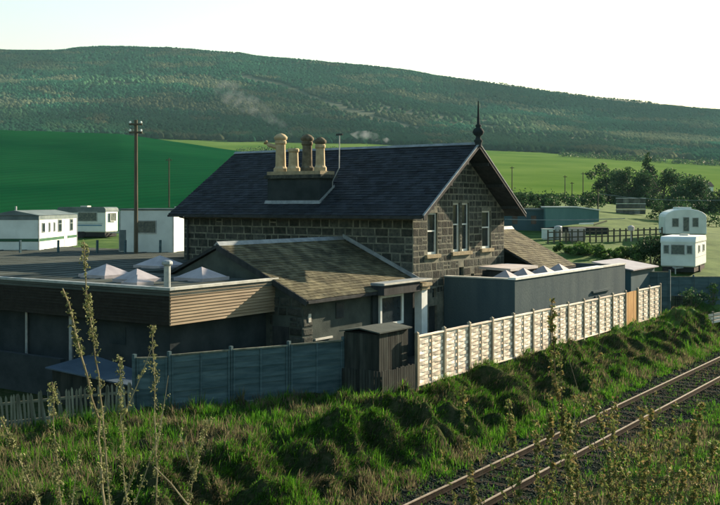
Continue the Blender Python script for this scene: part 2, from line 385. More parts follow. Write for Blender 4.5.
house = thing('station_house', 'two storey dark stone house with slate roof, end gable and tall finial', 'house', (-28.5, YC, 0))
tg = lambda u, v, d: (XG + d, u, v)          # gable face coordinates
tn = lambda u, v, d: (u, YN - d, v)          # near wall coordinates
GOPS = [(37.19, 38.05, 4.09, 5.89), (39.45, 40.10, 4.12, 6.32), (40.28, 40.96, 4.12, 6.32), (42.25, 43.18, 4.17, 5.95), (40.0, 40.45, 2.75, 3.4), (41.15, 41.45, 2.75, 3.05), (37.3, 38.02, .0, 1.85), (37.6, 37.95, 2.2, 2.6)]
mb = MB()
holed_wall(mb, tg, YN, YF, 0, gtop, GOPS, .22, extra=(YC,))
mb.add([tn(XL, 0, 0), tn(XG, 0, 0), tn(XG, ZE, 0), tn(XL, ZE, 0)], [(0, 1, 2, 3)])
mb.add([(XG, YF, 0), (XL, YF, 0), (XL, YF, ZE), (XG, YF, ZE)], [(0, 1, 2, 3)])
mb.add([(XL, YF, 0), (XL, YN, 0), (XL, YN, ZE), (XL, YC, ZR - .3), (XL, YF, ZE)], [(0, 1, 2, 3, 4)])
wall = mb.build('wall', M_mortar, house)
r = random.Random(3)
st = []
gops_s = [(a - .02, b + .02, c - .02, d + .02) for a, b, c, d in GOPS] + [(36.95, 38.2, 3.93, 4.09), (39.3, 41.1, 3.95, 4.12), (42.1, 43.3, 4.0, 4.17)]
for s_ in lay_stones(YN, YF, 2.4, 8.6, gtop, gops_s, r): st.append((s_, 'g'))
for s_ in lay_stones(XL, XG, 3.4, ZE, lambda u: ZE, [], r, hs=(.26, .44), ws=(.32, .85)): st.append((s_, 'n'))
st.sort(key=lambda q: -(q[0][2] * q[0][3]) * (1.4 if q[1] == 'n' else 1.0))
rest = MB()
for i, ((u, v, w_, h_), side) in enumerate(st):
    dp = r.uniform(.006, .013)
    if side == 'g': m4 = Matrix(((0, 0, dp, XG), (w_, 0, 0, u), (0, h_, 0, v), (0, 0, 0, 1)))
    else: m4 = Matrix(((w_, 0, 0, u), (0, 0, -dp, YN), (0, h_, 0, v), (0, 0, 0, 1)))
    me = STONES[r.randrange(8)]
    if i < 298: piece('stone', me, wall, m4)
    else: rest.add([m4 @ vv.co for vv in me.vertices], [tuple(p.vertices) for p in me.polygons])
rest.build('stone_courses', M_stone_far, wall, kind='stuff')

def sash(parent, y0, y1, z0, z1, split):
    fr = MB(); t = .075; x0, x1 = XG - .17, XG - .09
    fr.box(x0, x1, y0, y0 + t, z0, z1).box(x0, x1, y1 - t, y1, z0, z1).box(x0, x1, y0 + t, y1 - t, z0, z0 + t * 1.3).box(x0, x1, y0 + t, y1 - t, z1 - t, z1)
    fr.box(x0, x1 + .01, y0 + t, y1 - t, split - .03, split + .03)
    wn = fr.build('window', M_white, parent)
    MB().box(x0 + .02, x0 + .03, y0 + t, y1 - t, z0 + t, split - .03).build('pane', M_glass, wn)
    MB().box(x0 + .045, x0 + .055, y0 + t, y1 - t, split + .03, z1 - t).build('pane', M_glass, wn)
    return wn
for i, (a, b, c, d) in enumerate(GOPS[:4]):
    wn = sash(house, a, b, c, d, c + (d - c) * .56)
    if i != 2:
        e = 1 if i == 1 else 0
        MB().box(XG - .05, XG + .11, a - .2, (GOPS[2][1] if e else b) + .15, c - .16, c - .005).build('sill', M_sand, wn)
for a, b, c, d in GOPS[4:6]: MB().box(XG - .16, XG - .13, a, b, c, d).build('ground_floor_light', M_glass, house)
dr = MB().box(XG - .18, XG - .12, 37.3, 38.02, 0, 1.85).build('door', M_dark, house)
MB().box(XG - .17, XG - .13, 37.6, 37.95, 2.2, 2.6).build('ground_floor_light', M_glass, house)

# roof
D_V, OE = .85, .62                                     # verge and eave overhang
XR0, XR1 = XL - .45, XG + D_V
ye0, ye1 = YN - OE, YF + OE; ze = ZE - .12
pitch = math.atan2(ZR - ze, YC - ye0); SLW = math.hypot(ZR - ze, YC - ye0)
up = Vector((0, math.cos(pitch), math.sin(pitch))); nn = Vector((0, -math.sin(pitch), math.cos(pitch)))
mb = MB()
for sgn in (1, -1):
    y0 = ye0 if sgn > 0 else ye1; a = (XR0, y0, ze); b = (XR0, YC, ZR); t = .10
    mb.prism([(XR0, y0, ze - t), (XR0, y0, ze), (XR0, YC, ZR), (XR0, YC, ZR - t)], (XR1 - XR0, 0, 0))
roof = mb.build('roof', M_dark, house)
def slates(origin, along, upv, nv, L, W, sw, gauge, seed):
    r = random.Random(seed); mb = MB(); nr = int(W / gauge)
    for i in range(nr):
        off = (i % 2) * .5
        x = -off * sw
        while x < L - .01:
            a = max(0, x + .004); b = min(L, x + sw - .004)
            if b - a > .03:
                u0 = i * gauge - r.uniform(0, .014); u1 = min(W, (i + 1) * gauge + .03); h = r.uniform(.018, .034)
                p = lambda q, u, n_: origin + along * q + upv * u + nv * n_
                mb.add([p(a, u0, .004), p(b, u0, .004), p(b, u0, h), p(a, u0, h + r.uniform(-.005, .005)), p(a, u1, .006), p(b, u1, .006)],
                       [(0, 1, 2, 3), (3, 2, 5, 4), (0, 3, 4), (1, 5, 2)])
            x += sw
    return mb
slates(Vector((XR0, ye0, ze)), Vector((1, 0, 0)), up, nn, XR1 - XR0, SLW, .30, .21, 5).build('slates', M_slate, roof, kind='stuff')
MB().prism([(XR0, YC - .14, ZR - .03), (XR0, YC, ZR + .09), (XR0, YC + .14, ZR - .03), (XR0, YC, ZR + .03)], (XR1 - XR0, 0, 0)).build('ridge_capping', M_lead, roof)
for sgn in (1, -1):                                    # bargeboards on the gable end
    y0 = ye0 if sgn > 0 else ye1; yy = .02 * sgn
    MB().prism([(XR1, y0, ze - .17), (XR1, y0, ze - .005), (XR1, YC, ZR - .005), (XR1, YC, ZR - .17)], (.05, 0, 0)).build('bargeboard', M_dark, roof)
    MB().prism([(XR1 - .02, y0, ze + .0), (XR1 - .02, y0, ze + .05), (XR1 - .02, YC, ZR + .05), (XR1 - .02, YC, ZR + .0)], (.09, 0, 0)).build('verge_fillet', M_lead, roof)
    for k in (.18, .5, .80):
        yb = y0 + (YC - y0) * k; zb = ze + (ZR - ze) * k - .20
        MB().box(XG - .05, XR1 - .01, yb - .07, yb + .07, zb - .12, zb + .03).build('purlin_end', M_dark, roof)
MB().box(XR0 + .02, XR1 - .05, ye0 - .10, ye0 + .015, ze - .13, ze - .03).build('gutter', M_dark, roof)
MB().tube([(XL + .35, YN - .1, 2.9), (XL + .35, YN - .1, ze - .25), (XL + .35, ye0 - .03, ze - .12)], .05, 8).build('downpipe', M_dark, house)
fin = MB().lathe([(.16, -.12), (.16, .08), (.21, .14), (.13, .22), (.10, .34), (.20, .42), (.26, .54), (.20, .68), (.10, .75), (.15, .82), (.07, .90), (.05, 1.3), (.02, 1.95)], (XR1 - .02, YC, ZR), 12)
fin.build('finial', M_fwall, house, smooth=True)
# chimney stack on the near slope
cs = MB().box(-30.0, -26.95, 36.25, 37.25, 5.9, 7.45).build('chimney_stack', M_fwall, house)
MB().box(-30.12, -26.8, 36.12, 37.38, 7.45, 7.62).build('cornice', M_stone_far, cs)
MB().box(-30.0, -26.9, 36.2, 37.3, 7.62, 7.78).build('coping', M_sand, cs)
MB().prism([(-30.1, 36.10, 6.28), (-30.1, 36.24, 6.26), (-30.1, 36.24, 6.44), (-30.1, 36.2, 6.44)], (3.25, 0, 0)).build('flashing', M_lead, cs)
MB().prism([(-26.93, 36.15, 6.30), (-26.93, 37.3, 7.04), (-26.93, 37.3, 7.16), (-26.93, 36.15, 6.42)], (.05, 0, 0)).build('flashing', M_lead, cs)
def pot(x, z1, rr, cowl, m):
    pr = [(rr * 1.35, 0), (rr * 1.35, .16), (rr * 1.05, .24), (rr, .3), (rr * .92, z1 - .2), (rr * 1.12, z1 - .14), (rr * 1.12, z1 - .04), (rr * .95, z1)]
    p = MB().lathe(pr, (x, 36.75, 7.78), 12).build('chimney_pot', m, cs, smooth=False)
    if cowl: MB().lathe([(rr * .9, 0), (rr * 1.25, .05), (rr * 1.3, .16), (rr * .8, .28), (.04, .34)], (x, 36.75, 7.78 + z1), 12).build('cowl', M_potdk if cowl == 2 else m, p, smooth=True)
pot(-29.62, 1.48, .25, 1, M_pot); pot(-28.85, 1.08, .24, 0, M_pot); pot(-28.05, 1.38, .24, 2, M_potdk); pot(-27.3, 1.22, .22, 2, M_pot)
MB().tube([(-29.8, 36.7, 8.95), (-30.25, 36.6, 9.08), (-30.4, 36.58, 9.20)], [.1, .1, .12], 8).build('cowl_spout', M_pot, cs)
MB().tube([(-26.72, 36.9, 7.0), (-26.7, 36.88, 7.3), (-26.35, 36.9, 7.9), (-26.33, 36.9, 9.42)], .022, 6).build('aerial_mast', M_galv, cs)
MB().box(-26.5, -26.16, 36.87, 36.93, 9.38, 9.46).build('aerial_head', M_dark, cs)

# ------------------------------------------------------------------ slate roofed annexe in front of the house
ax_r, az_r, ay0 = -25.54, 4.76, 27.9
ax_e, az_e = -21.31, 2.88
annexe = thing('annexe', 'low rendered annexe with mossy slate pitched roof against the stone house', 'outbuilding', (ax_r, 31, 0))
ap = math.atan2(az_r - az_e, ax_e - ax_r); ALW = math.hypot(az_r - az_e, ax_e - ax_r)
AW = -21.62
mb = MB()
mb.box(-29.4, AW, ay0 + .14, YN, 0, 2.85)
mb.prism([(-29.4, ay0 + .14, 2.85), (AW, ay0 + .14, 2.85), (ax_r, ay0 + .14, az_r - .15)], (0, YN - ay0 - .2, 0))
aw = mb.build('wall', M_render2, annexe)
r = random.Random(21)
for (u, v, w_, h_) in lay_stones(-23.1, AW + .02, .2, 2.9, lambda u: 2.98, [(-22.95, -22.2, 0, 1.9)], r, hs=(.28, .42), ws=(.35, .7)):
    piece('stone', STONES[r.randrange(8)], aw, Matrix(((w_, 0, 0, u), (0, 0, -.04, ay0 + .14), (0, h_, 0, v), (0, 0, 0, 1))))
for (u, v, w_, h_) in lay_stones(ay0 + .14, ay0 + .75, .2, 2.7, lambda u: 2.75, [], r, hs=(.28, .42), ws=(.25, .55)):
    piece('stone', STONES[r.randrange(8)], aw, Matrix(((0, 0, .03, AW), (w_, 0, 0, u), (0, h_, 0, v), (0, 0, 0, 1))))
MB().box(-22.93, -22.22, ay0 + .09, ay0 + .15, 0, 1.88).build('door', M_dark, annexe)
sw_ = MB().box(AW - .05, AW + .03, 30.05, 30.55, 2.02, 2.62).build('window', M_dark, annexe)
MB().box(AW + .03, AW + .035, 30.1, 30.5, 2.07, 2.57).build('pane', M_glass, sw_)
MB().box(AW - .05, AW + .06, 28.75, 29.8, 1.35, 1.42).build('string_course', M_dull, annexe)
MB().box(AW - .02, AW + .05, 28.35, 28.5, 2.05, 2.35).build('vent_plate', M_dull, annexe)
mb = MB()
mb.prism([(ax_r, ay0, az_r), (ax_e, ay0, az_e), (ax_e, ay0, az_e - .12), (ax_r, ay0, az_r - .12)], (0, YN - ay0 - .02, 0))
mb.prism([(ax_r, ay0, az_r), (ax_r, ay0, az_r - .12), (2 * ax_r - ax_e, ay0, az_e - .12), (2 * ax_r - ax_e, ay0, az_e)], (0, YN - ay0 - .02, 0))
arf = mb.build('roof', M_dark, annexe)
upa = Vector((-math.cos(ap), 0, math.sin(ap))); na_ = Vector((math.sin(ap), 0, math.cos(ap)))
slates(Vector((ax_e, ay0, az_e)), Vector((0, 1, 0)), upa, na_, YN - ay0 - .06, ALW, .28, .19, 8).build('slates', M_slate_br, arf, kind='stuff')
MB().prism([(ax_r - .16, ay0 - .02, az_r - .05), (ax_r, ay0 - .02, az_r + .10), (ax_r + .16, ay0 - .02, az_r - .05)], (0, YN - ay0, 0)).build('ridge_capping', M_lead, arf)
MB().prism([(ax_r + .1, YN - .09, az_r + .02), (ax_e - .25, YN - .09, az_e + .16), (ax_e - .25, YN - .09, az_e + .33), (ax_r + .1, YN - .09, az_r + .2)], (0, .05, 0)).build('flashing', M_lead, arf)
MB().prism([(ax_r, ay0 - .05, az_r - .22), (ax_r, ay0 - .05, az_r + .01), (ax_e, ay0 - .05, az_e + .01), (ax_e, ay0 - .05, az_e - .2)], (0, .045, 0)).build('bargeboard', M_dark, arf)
MB().box(ax_e - .02, ax_e + .08, ay0, 32.2, az_e - .12, az_e - .02).build('gutter', M_dark, arf)

# flat roofed porch with white column
porch = thing('porch', 'small flat roofed porch with white column and moulded capital at house corner', 'porch', (-21.5, 34, 0))
MB().box(-21.6, -20.95, 32.35, 35.9, 3.10, 3.20).build('roof', M_lead, porch)
MB().box(-20.98, -20.92, 32.3, 35.95, 3.13, 3.20).build('fascia', M_dull, porch)
MB().box(-21.6, -21.0, 32.4, 35.1, 2.72, 3.09).build('lintel', M_dark, porch)
MB().box(-21.6, -21.52, 32.4, 35.9, 0, 2.72).build('back_wall', M_fwall, porch)
wn = MB().box(-21.5, -21.4, 32.75, 32.87, 1.45, 2.68).box(-21.5, -21.4, 34.35, 34.47, 1.45, 2.68).box(-21.5, -21.4, 32.87, 34.35, 2.57, 2.68).box(-21.5, -21.4, 32.87, 34.35, 1.45, 1.56).build('window', M_white, porch)
MB().box(-21.48, -21.46, 32.87, 34.35, 1.56, 2.57).build('pane', M_glass, wn)
co = MB().box(-21.42, -21.08, 35.36, 35.82, 0, 2.75).build('column', M_white, porch)
MB().box(-21.5, -21.0, 35.25, 35.9, 2.75, 2.85).box(-21.5, -20.92, 35.15, 35.96, 2.9, 3.02).build('capital', M_sand, co)

# ------------------------------------------------------------------ grey flat roofed extension on the gable
ext = thing('flat_roofed_extension', 'grey harled flat roofed extension against the stone gable, behind cream fence', 'extension', (-20.1, 45, 0))
EX1, EY0, EY1, EZ = -18.4, 38.53, 52.0, 3.06
mb = MB()
mb.box(XG + .05, EX1, EY0, EY0 + .25, 0, EZ).box(EX1 - .25, EX1, EY0 + .25, EY1, 0, EZ).box(XG - 2, EX1 - .25, EY1 - .25, EY1, 0, EZ)
mb.build('wall', M_render, ext)
MB().box(XG + .06, EX1 - .25, EY0 + .25, EY1 - .25, 2.6, 2.80).build('roof', M_felt, ext)
MB().box(EX1 - .30, EX1 + .05, EY0 - .03, 48.7, EZ + .003, EZ + .10).build('coping', M_white, ext)
MB().box(EX1 - .30, EX1 + .04, 48.75, EY1 + .03, EZ + .003, EZ + .07).build('coping', M_dull, ext)
MB().box(XG + .05, EX1 - .31, EY0 - .03, EY0 + .28, EZ + .003, EZ + .06).build('coping', M_dull, ext)
MB().box(EX1 - .02, EX1 + .10, 47.2, 49.6, 1.88, 1.98).build('ledge', M_render, ext)
MB().box(EX1 - .02, EX1 + .06, 47.6, 50.2, 1.60, 1.70).build('ledge', M_render, ext)
def pyramid(cx, cy, z0, hw, hd, kerb, ht, parent):
    k = MB().box(cx - hw, cx + hw, cy - hd, cy + hd, z0, z0 + kerb).build('roof_light', M_dome, parent)
    a, b = hw - .05, hd - .05; zz = z0 + kerb
    MB().add([(cx - a, cy - b, zz), (cx + a, cy - b, zz), (cx + a, cy + b, zz), (cx - a, cy + b, zz), (cx, cy, zz + ht)], [(0, 1, 4), (1, 2, 4), (2, 3, 4), (3, 0, 4)]).build('dome', M_dome, k)
for y in (39.6, 41.4, 43.6, 45.4): pyramid(-19.35, y, 2.8, .62, .62, .18, .42, ext)
sk = MB().hexa([(-21.5, 41.2, 3.28), (-19.9, 41.2, 3.22), (-19.9, 44.2, 3.22), (-21.5, 44.2, 3.28), (-21.5, 41.2, 3.40), (-19.9, 41.2, 3.34), (-19.9, 44.2, 3.34), (-21.5, 44.2, 3.40)]).build('skylight_hood', M_pink, ext)
MB().box(-21.4, -20.0, 41.35, 44.1, 2.8, 3.2).build('kerb', M_dark, sk)

# rear wing with brown slate slope
wing = thing('rear_wing', 'low wing with brown slate roof behind the stone gable', 'outbuilding', (-23, 47.3, 0))
wx, wz, ex, ez_, wy0, wy1 = -23.6, 4.98, -19.95, 3.12, YF + .05, 49.0
MB().box(-26.5, ex - .25, wy0, wy1 - .15, 0, ez_ - .05).prism([(-26.9, wy1 - .2, ez_ - .05), (ex - .25, wy1 - .2, ez_ - .05), (wx, wy1 - .2, wz - .2)], (0, .05, 0)).build('wall', M_render2, wing)
rf = MB().prism([(wx, wy0, wz), (ex, wy0, ez_), (ex, wy0, ez_ - .1), (wx, wy0, wz - .1)], (0, wy1 - wy0, 0)).prism([(wx, wy0, wz), (wx, wy0, wz - .1), (2 * wx - ex, wy0, ez_ - .1), (2 * wx - ex, wy0, ez_)], (0, wy1 - wy0, 0)).build('roof', M_dark, wing)
wp = math.atan2(wz - ez_, ex - wx)
slates(Vector((ex, wy0, ez_)), Vector((0, 1, 0)), Vector((-math.cos(wp), 0, math.sin(wp))), Vector((math.sin(wp), 0, math.cos(wp))), wy1 - wy0, math.hypot(ex - wx, wz - ez_), .28, .19, 12).build('slates', M_slate_br, rf, kind='stuff')
MB().prism([(wx - .15, wy0, wz - .04), (wx, wy0, wz + .12), (wx + .15, wy0, wz - .04)], (0, wy1 - wy0 + .05, 0)).build('ridge_capping', M_dull, rf)

# ------------------------------------------------------------------ long flat roofed building on the left
flat = thing('flat_roofed_block', 'long flat roofed building with tan clad fascia at left of the house', 'building', (-34, 26, 0))
FX, FY, FZ = -22.85, 22.78, 3.55
MB().box(-62, FX, FY, 28.2, FZ - .22, FZ - .02).box(-62, -30.2, 28.2, 36.5, FZ - .22, FZ - .02).box(-62, -36.4, 36.5, 42.5, FZ - .22, FZ - .02).build('roof', M_felt, flat)
MB().box(-62, FX - .4, FY + .4, 28.0, 0, FZ - .25).box(-62, -30.4, 28.0, 36.3, 0, FZ - .25).box(-62, -36.6, 36.3, 42.3, 0, FZ - .25).build('wall', M_fwall, flat)
MB().box(-62, FX - .03, FY + .03, FY + .08, 2.42, FZ - .23).box(FX - .08, FX - .03, FY + .08, 28.2, 2.42, FZ - .23).box(-62, FX - .08, FY + .08, FY + .42, 2.40, 2.46).build('fascia_backing', M_cladrec, flat)
NB = 11; bh = (FZ - .04 - 2.40) / NB
bm_s = MB().hexa([(0, 0, 0), (.035, 0, 0), (.035, 1, 0), (0, 1, 0), (0, 0, bh * .86), (.008, 0, bh * .86), (.008, 1, bh * .86), (0, 1, bh * .86)]).mesh('board', M_clad)
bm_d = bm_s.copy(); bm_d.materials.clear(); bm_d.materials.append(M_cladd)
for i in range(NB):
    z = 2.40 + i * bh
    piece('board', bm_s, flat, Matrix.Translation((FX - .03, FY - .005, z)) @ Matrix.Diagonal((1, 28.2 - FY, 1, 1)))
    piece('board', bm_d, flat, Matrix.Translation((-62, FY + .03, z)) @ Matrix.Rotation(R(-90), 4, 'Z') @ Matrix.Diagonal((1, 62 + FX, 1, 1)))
MB().box(-62, FX + .03, FY - .035, FY + .16, FZ - .035, FZ + .05).build('roof_edge_trim', M_galv, flat)
MB().box(FX - .16, FX + .032, FY + .163, 28.2, FZ - .035, FZ + .052).build('roof_edge_trim', M_dull, flat)
for (cx, cy, hw, hd, ht) in ((-29.0, 25.6, .72, .72, .38), (-31.6, 30.9, .80, .80, .40), (-26.4, 24.7, .60, .60, .34), (-25.2, 23.6, .38, .38, .24), (-25.0, 26.5, .70, .70, .36)):
    pyramid(cx, cy, FZ - .02, hw, hd, .12, ht, flat)
fl = MB().lathe([(.11, 0), (.11, .78)], (-23.55, 23.35, FZ - .02), 10).build('flue', M_galv, flat)
MB().lathe([(.16, 0), (.18, .05), (.17, .12), (.1, .16)], (-23.55, 23.35, FZ + .72), 10).build('flue_cap', M_galv, fl)
MB().box(-26.1, -25.3, FY + .38, FY + .42, 1.55, 2.15).build('window', M_glass, flat)
MB().box(-28.1, -27.95, FY + .33, FY + .40, .0, 2.4).build('downpipe', M_galv, flat)

sm_ = MB()
for i in range(34): sm_.box(-61.9 + i * 1.15, -61.82 + i * 1.15, FY + .2, 28.1 if -61.9 + i * 1.15 > -30.3 else (36.4 if -61.9 + i * 1.15 > -36.5 else 42.4), FZ - .02, FZ + .002)
sm_.build('felt_seams', M_felt, flat, kind='stuff')
MB().tube([(-30.4, FY + .32, .1), (-30.4, FY + .32, 2.4)], .05, 8).build('downpipe', M_galv, flat)
# low store with sheet roof
store = thing('low_store', 'low dark store with blue grey sheet roof behind the picket fence', 'store', (-24.2, 20.9, 0), 0)
MB().hexa([(-25.75, 20.25, 1.12), (-22.75, 21.3, .66), (-22.75, 22.5, .70), (-25.75, 22.1, 1.30), (-25.75, 20.25, 1.16), (-22.75, 21.3, .70), (-22.75, 22.5, .74), (-25.75, 22.1, 1.34)]).build('sheet_roof', M_sheet, store)
MB().hexa([(-25.65, 20.45, 0), (-22.9, 21.4, 0), (-22.9, 22.4, 0), (-25.65, 22.0, 0), (-25.65, 20.45, 1.1), (-22.9, 21.4, .66), (-22.9, 22.4, .68), (-25.65, 22.0, 1.26)]).build('store_wall', M_shed, store)
lw = MB().box(-34, -26.2, 21.2, 21.4, 0, 1.25).build('low_wall', M_fwall)
tag(lw, 'low dark block wall below the flat roofed building at far left', 'wall')

# ------------------------------------------------------------------ woven cream fence beside the track
fence = thing('woven_lap_fence', 'sunlit cream woven panel fence running beside the railway bank', 'fence', (-17.6, 42, 0))
FXc = -17.6; NP = 14; PW = (55.36 - 29.21) / NP
def woven_slat(phase, n=13):
    """unit slat along +Y (length PW-0.1), weaving over three battens"""
    L = PW - .10; v = []; f = []; h = .110
    for i in range(n):
        t = i / (n - 1); y = t * L; x = .017 * math.cos(4 * math.pi * t + phase * math.pi)
        for dx, dz in ((-.006, 0), (.006, 0), (.006, h), (-.006, h)): v.append((x + dx, y, dz))
    for i in range(n - 1):
        for a, b in ((0, 1), (1, 2), (2, 3), (3, 0)): f.append((i * 4 + a, i * 4 + b, i * 4 + 4 + b, i * 4 + 4 + a))
    f += [(3, 2, 1, 0), tuple((n - 1) * 4 + q for q in (0, 1, 2, 3))]
    return MB().add(v, f).mesh('slat', M_cream)
SLAT = [woven_slat(0), woven_slat(1)]
POSTM = MB().box(-.06, .06, -.05, .05, -.4, 1.86).add([(-.075, -.065, 1.86), (.075, -.065, 1.86), (.075, .065, 1.86), (-.075, .065, 1.86), (0, 0, 1.93)], [(0, 1, 4), (1, 2, 4), (2, 3, 4), (3, 0, 4), (3, 2, 1, 0)]).mesh('post', M_batten)
BAT = MB().box(-.012, .012, -.028, .028, .12, 1.74).mesh('batten', M_batten)
RAILM = MB().box(-.045, .045, 0, PW - .10, 0, .055).mesh('rail', M_cream)
GB = MB().box(-.012, .012, -.075, .075, .06, 1.76).mesh('board', M_gate)
for k in range(NP + 1):
    y = 29.21 + k * PW; dzp = -.02 * k / NP
    piece('post', POSTM, fence, Matrix.Translation((FXc + rnd.uniform(-.01, .01), y, dzp)))
    if k == NP: break
    T = Matrix.Translation((FXc, y + .05, dzp + rnd.uniform(-.015, .015)))
    if k == 11:
        for q in range(10): piece('board', GB, fence, T @ Matrix.Translation((0, .09 + q * (PW - .28) / 9, rnd.uniform(-.01, .01))))
        continue
    for q in range(13): piece('slat', SLAT[q % 2], fence, T @ Matrix.Translation((rnd.uniform(-.004, .004), 0, .14 + q * .122)))
    for q in (.0, .5, 1.): piece('batten', BAT, fence, T @ Matrix.Translation((.030, .03 + q * (PW - .16), 0)))
    piece('rail', RAILM, fence, T @ Matrix.Translation((0, 0, .07))); piece('rail', RAILM, fence, T @ Matrix.Translation((0, 0, 1.735)))

# ------------------------------------------------------------------ grey lapped panel fence (in shade)
def lapped_fence(name, label, pts, h, nb, cat='fence'):
    fe = thing(name, label, cat, pts[0])
    for k in range(len(pts)):
        x, y, z = pts[k]
        MB().box(-.05, .05, -.05, .05, -.4, h + .10).build('post', M_grey_tim, fe, world=Matrix.Translation((x, y, z)))
        if k == len(pts) - 1: break
        a = Vector(pts[k]); b = Vector(pts[k + 1]); d = b - a; L = d.length; ang = math.atan2(d.y, d.x)
        T = Matrix.Translation(a) @ Matrix.Rotation(ang, 4, 'Z')
        bhh = (h - .12) / nb
        me = MB().hexa([(.06, -.028, 0), (L - .06, -.028, 0), (L - .06, .0, 0), (.06, .0, 0), (.06, -.012, bhh + .015), (L - .06, -.012, bhh + .015), (L - .06, 0, bhh + .015), (.06, 0, bhh + .015)]).mesh('board', M_grey_tim)
        for q in range(nb): piece('board', me, fe, T @ Matrix.Translation((0, rnd.uniform(-.006, .006), .06 + q * bhh)))
        bt = MB().box(-.03, .03, -.05, -.028, .05, h - .03).mesh('batten', M_grey_tim)
        for q in (.09, L / 2, L - .09): piece('batten', bt, fe, T @ Matrix.Translation((q, 0, 0)))
        MB().box(.05, L - .05, -.045, .03, h - .045, h).build('cap_rail', M_pale_tim, fe, world=T)
        MB().box(.05, L - .05, -.02, .02, -.35, .05).build('gravel_board', M_grey_tim, fe, world=T)
    return fe
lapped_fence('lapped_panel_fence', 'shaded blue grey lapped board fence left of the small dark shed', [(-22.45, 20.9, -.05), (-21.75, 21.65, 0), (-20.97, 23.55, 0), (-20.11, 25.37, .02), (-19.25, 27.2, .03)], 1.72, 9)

# ------------------------------------------------------------------ small shed and low paling
shed = thing('garden_shed', 'small dark timber shed at near end of the cream fence', 'shed', (-18.5, 28.2, 0))
SX0, SX1, SY0, SY1 = -19.24, -17.82, 27.2, 29.0
MB().box(SX0 + .03, SX1 - .03, SY0 + .03, SY1 - .03, -.1, 2.05).build('frame', M_black, shed)
bd = MB().box(-.011, .011, -.062, .062, 0, 1.98).mesh('board', M_shed)
n = 13
for i in range(n): piece('board', bd, shed, Matrix.Translation((SX1 - .015 + rnd.uniform(-.003, .003), SY0 + .07 + i * (SY1 - SY0 - .14) / (n - 1), .02)))
n = 11
for i in range(n): piece('board', bd, shed, Matrix.Translation((SX0 + .07 + i * (SX1 - SX0 - .14) / (n - 1), SY0 + .015, .02)) @ Matrix.Rotation(R(90), 4, 'Z'))
xm = (SX0 + SX1) / 2
MB().hexa([(SX0 - .1, SY0 - .12, 2.02), (xm, SY0 - .12, 2.16), (xm, SY1 + .1, 2.16), (SX0 - .1, SY1 + .1, 2.02), (SX0 - .1, SY0 - .12, 2.06), (xm, SY0 - .12, 2.20), (xm, SY1 + .1, 2.20), (SX0 - .1, SY1 + .1, 2.06)]).hexa([(xm + .003, SY0 - .12, 2.16), (SX1 + .1, SY0 - .12, 2.05), (SX1 + .1, SY1 + .1, 2.05), (xm + .003, SY1 + .1, 2.16), (xm + .003, SY0 - .12, 2.2), (SX1 + .1, SY0 - .12, 2.09), (SX1 + .1, SY1 + .1, 2.09), (xm + .003, SY1 + .1, 2.2)]).build('roof', M_felt, shed)
pal = thing('low_paling', 'low dark board paling around the foot of the small shed', 'fence', (-18.4, 26.95, 0))
pm = MB().box(-.05, .05, -.011, .011, -.3, .86).mesh('pale', M_shed)
for i in range(13): piece('pale', pm, pal, Matrix.Translation((-19.1 + i * .118, 26.98 + rnd.uniform(-.004, .004), rnd.uniform(-.03, .03))))
for i in range(17): piece('pale', pm, pal, Matrix.Translation((-17.58 + rnd.uniform(-.004, .004), 27.05 + i * .122, rnd.uniform(-.03, .03))) @ Matrix.Rotation(R(90), 4, 'Z'))
MB().box(-19.15, -17.6, 27.0, 27.04, .6, .68).box(-17.64, -17.60, 27.04, 29.1, .6, .68).build('rail', M_shed, pal)

# ------------------------------------------------------------------ picket fence on the left
pk = thing('picket_fence', 'weathered pale picket fence leaning on the grassy bank at left', 'fence', (-23, 18.5, 0))
a = Vector((-24.6, 15.4, -.12)); b = Vector((-22.25, 20.75, .0)); NPK = 62
pkm = MB().prism([(-.03, 0, -.25), (.03, 0, -.25), (.03, 0, .95), (0, 0, 1.03), (-.03, 0, .95)], (0, .016, 0)).mesh('pale', M_pale_tim)
ang = math.atan2((b - a).y, (b - a).x)
for i in range(NPK):
    p = a.lerp(b, i / (NPK - 1)); zz = -.04
    piece('pale', pkm, pk, Matrix.Translation((p.x, p.y, zz + rnd.uniform(-.05, .05))) @ Matrix.Rotation(ang, 4, 'Z') @ Matrix.Rotation(rnd.gauss(-.06, .07), 4, 'Y'))
off = Vector((-(b - a).y, (b - a).x, 0)).normalized() * .04
for z in (.22, .74): MB().bar(a + off + Vector((0, 0, z + .1)), b + off + Vector((0, 0, z - .04)), .035, .07).build('rail', M_pale_tim, pk)

# ------------------------------------------------------------------ railway track
trk = thing('railway_track', 'single railway track with rust brown rails below the grass bank', 'track', (-11.8, 40, -1.0))
sm = MB().box(-1.25, 1.25, -.125, .125, -.10, .005).mesh('sleeper', M_sleeper)
y = 10.0
while y < 120:
    piece('sleeper', sm, trk, Matrix.Translation((-11.82 + rnd.uniform(-.03, .03), y, -1.085)) @ Matrix.Rotation(rnd.uniform(-.015, .015), 4, 'Z')); y += .72
for x in (-12.54, -11.10):
    rl = MB().box(x - .05, x + .05, 8, 125, -1.06, -1.04).box(x - .010, x + .010, 8, 125, -1.04, -.922).build('rail', M_rail, trk)
    MB().box(x - .028, x + .028, 8, 125, -.922, -.897).build('rail_head', M_railtop, rl)
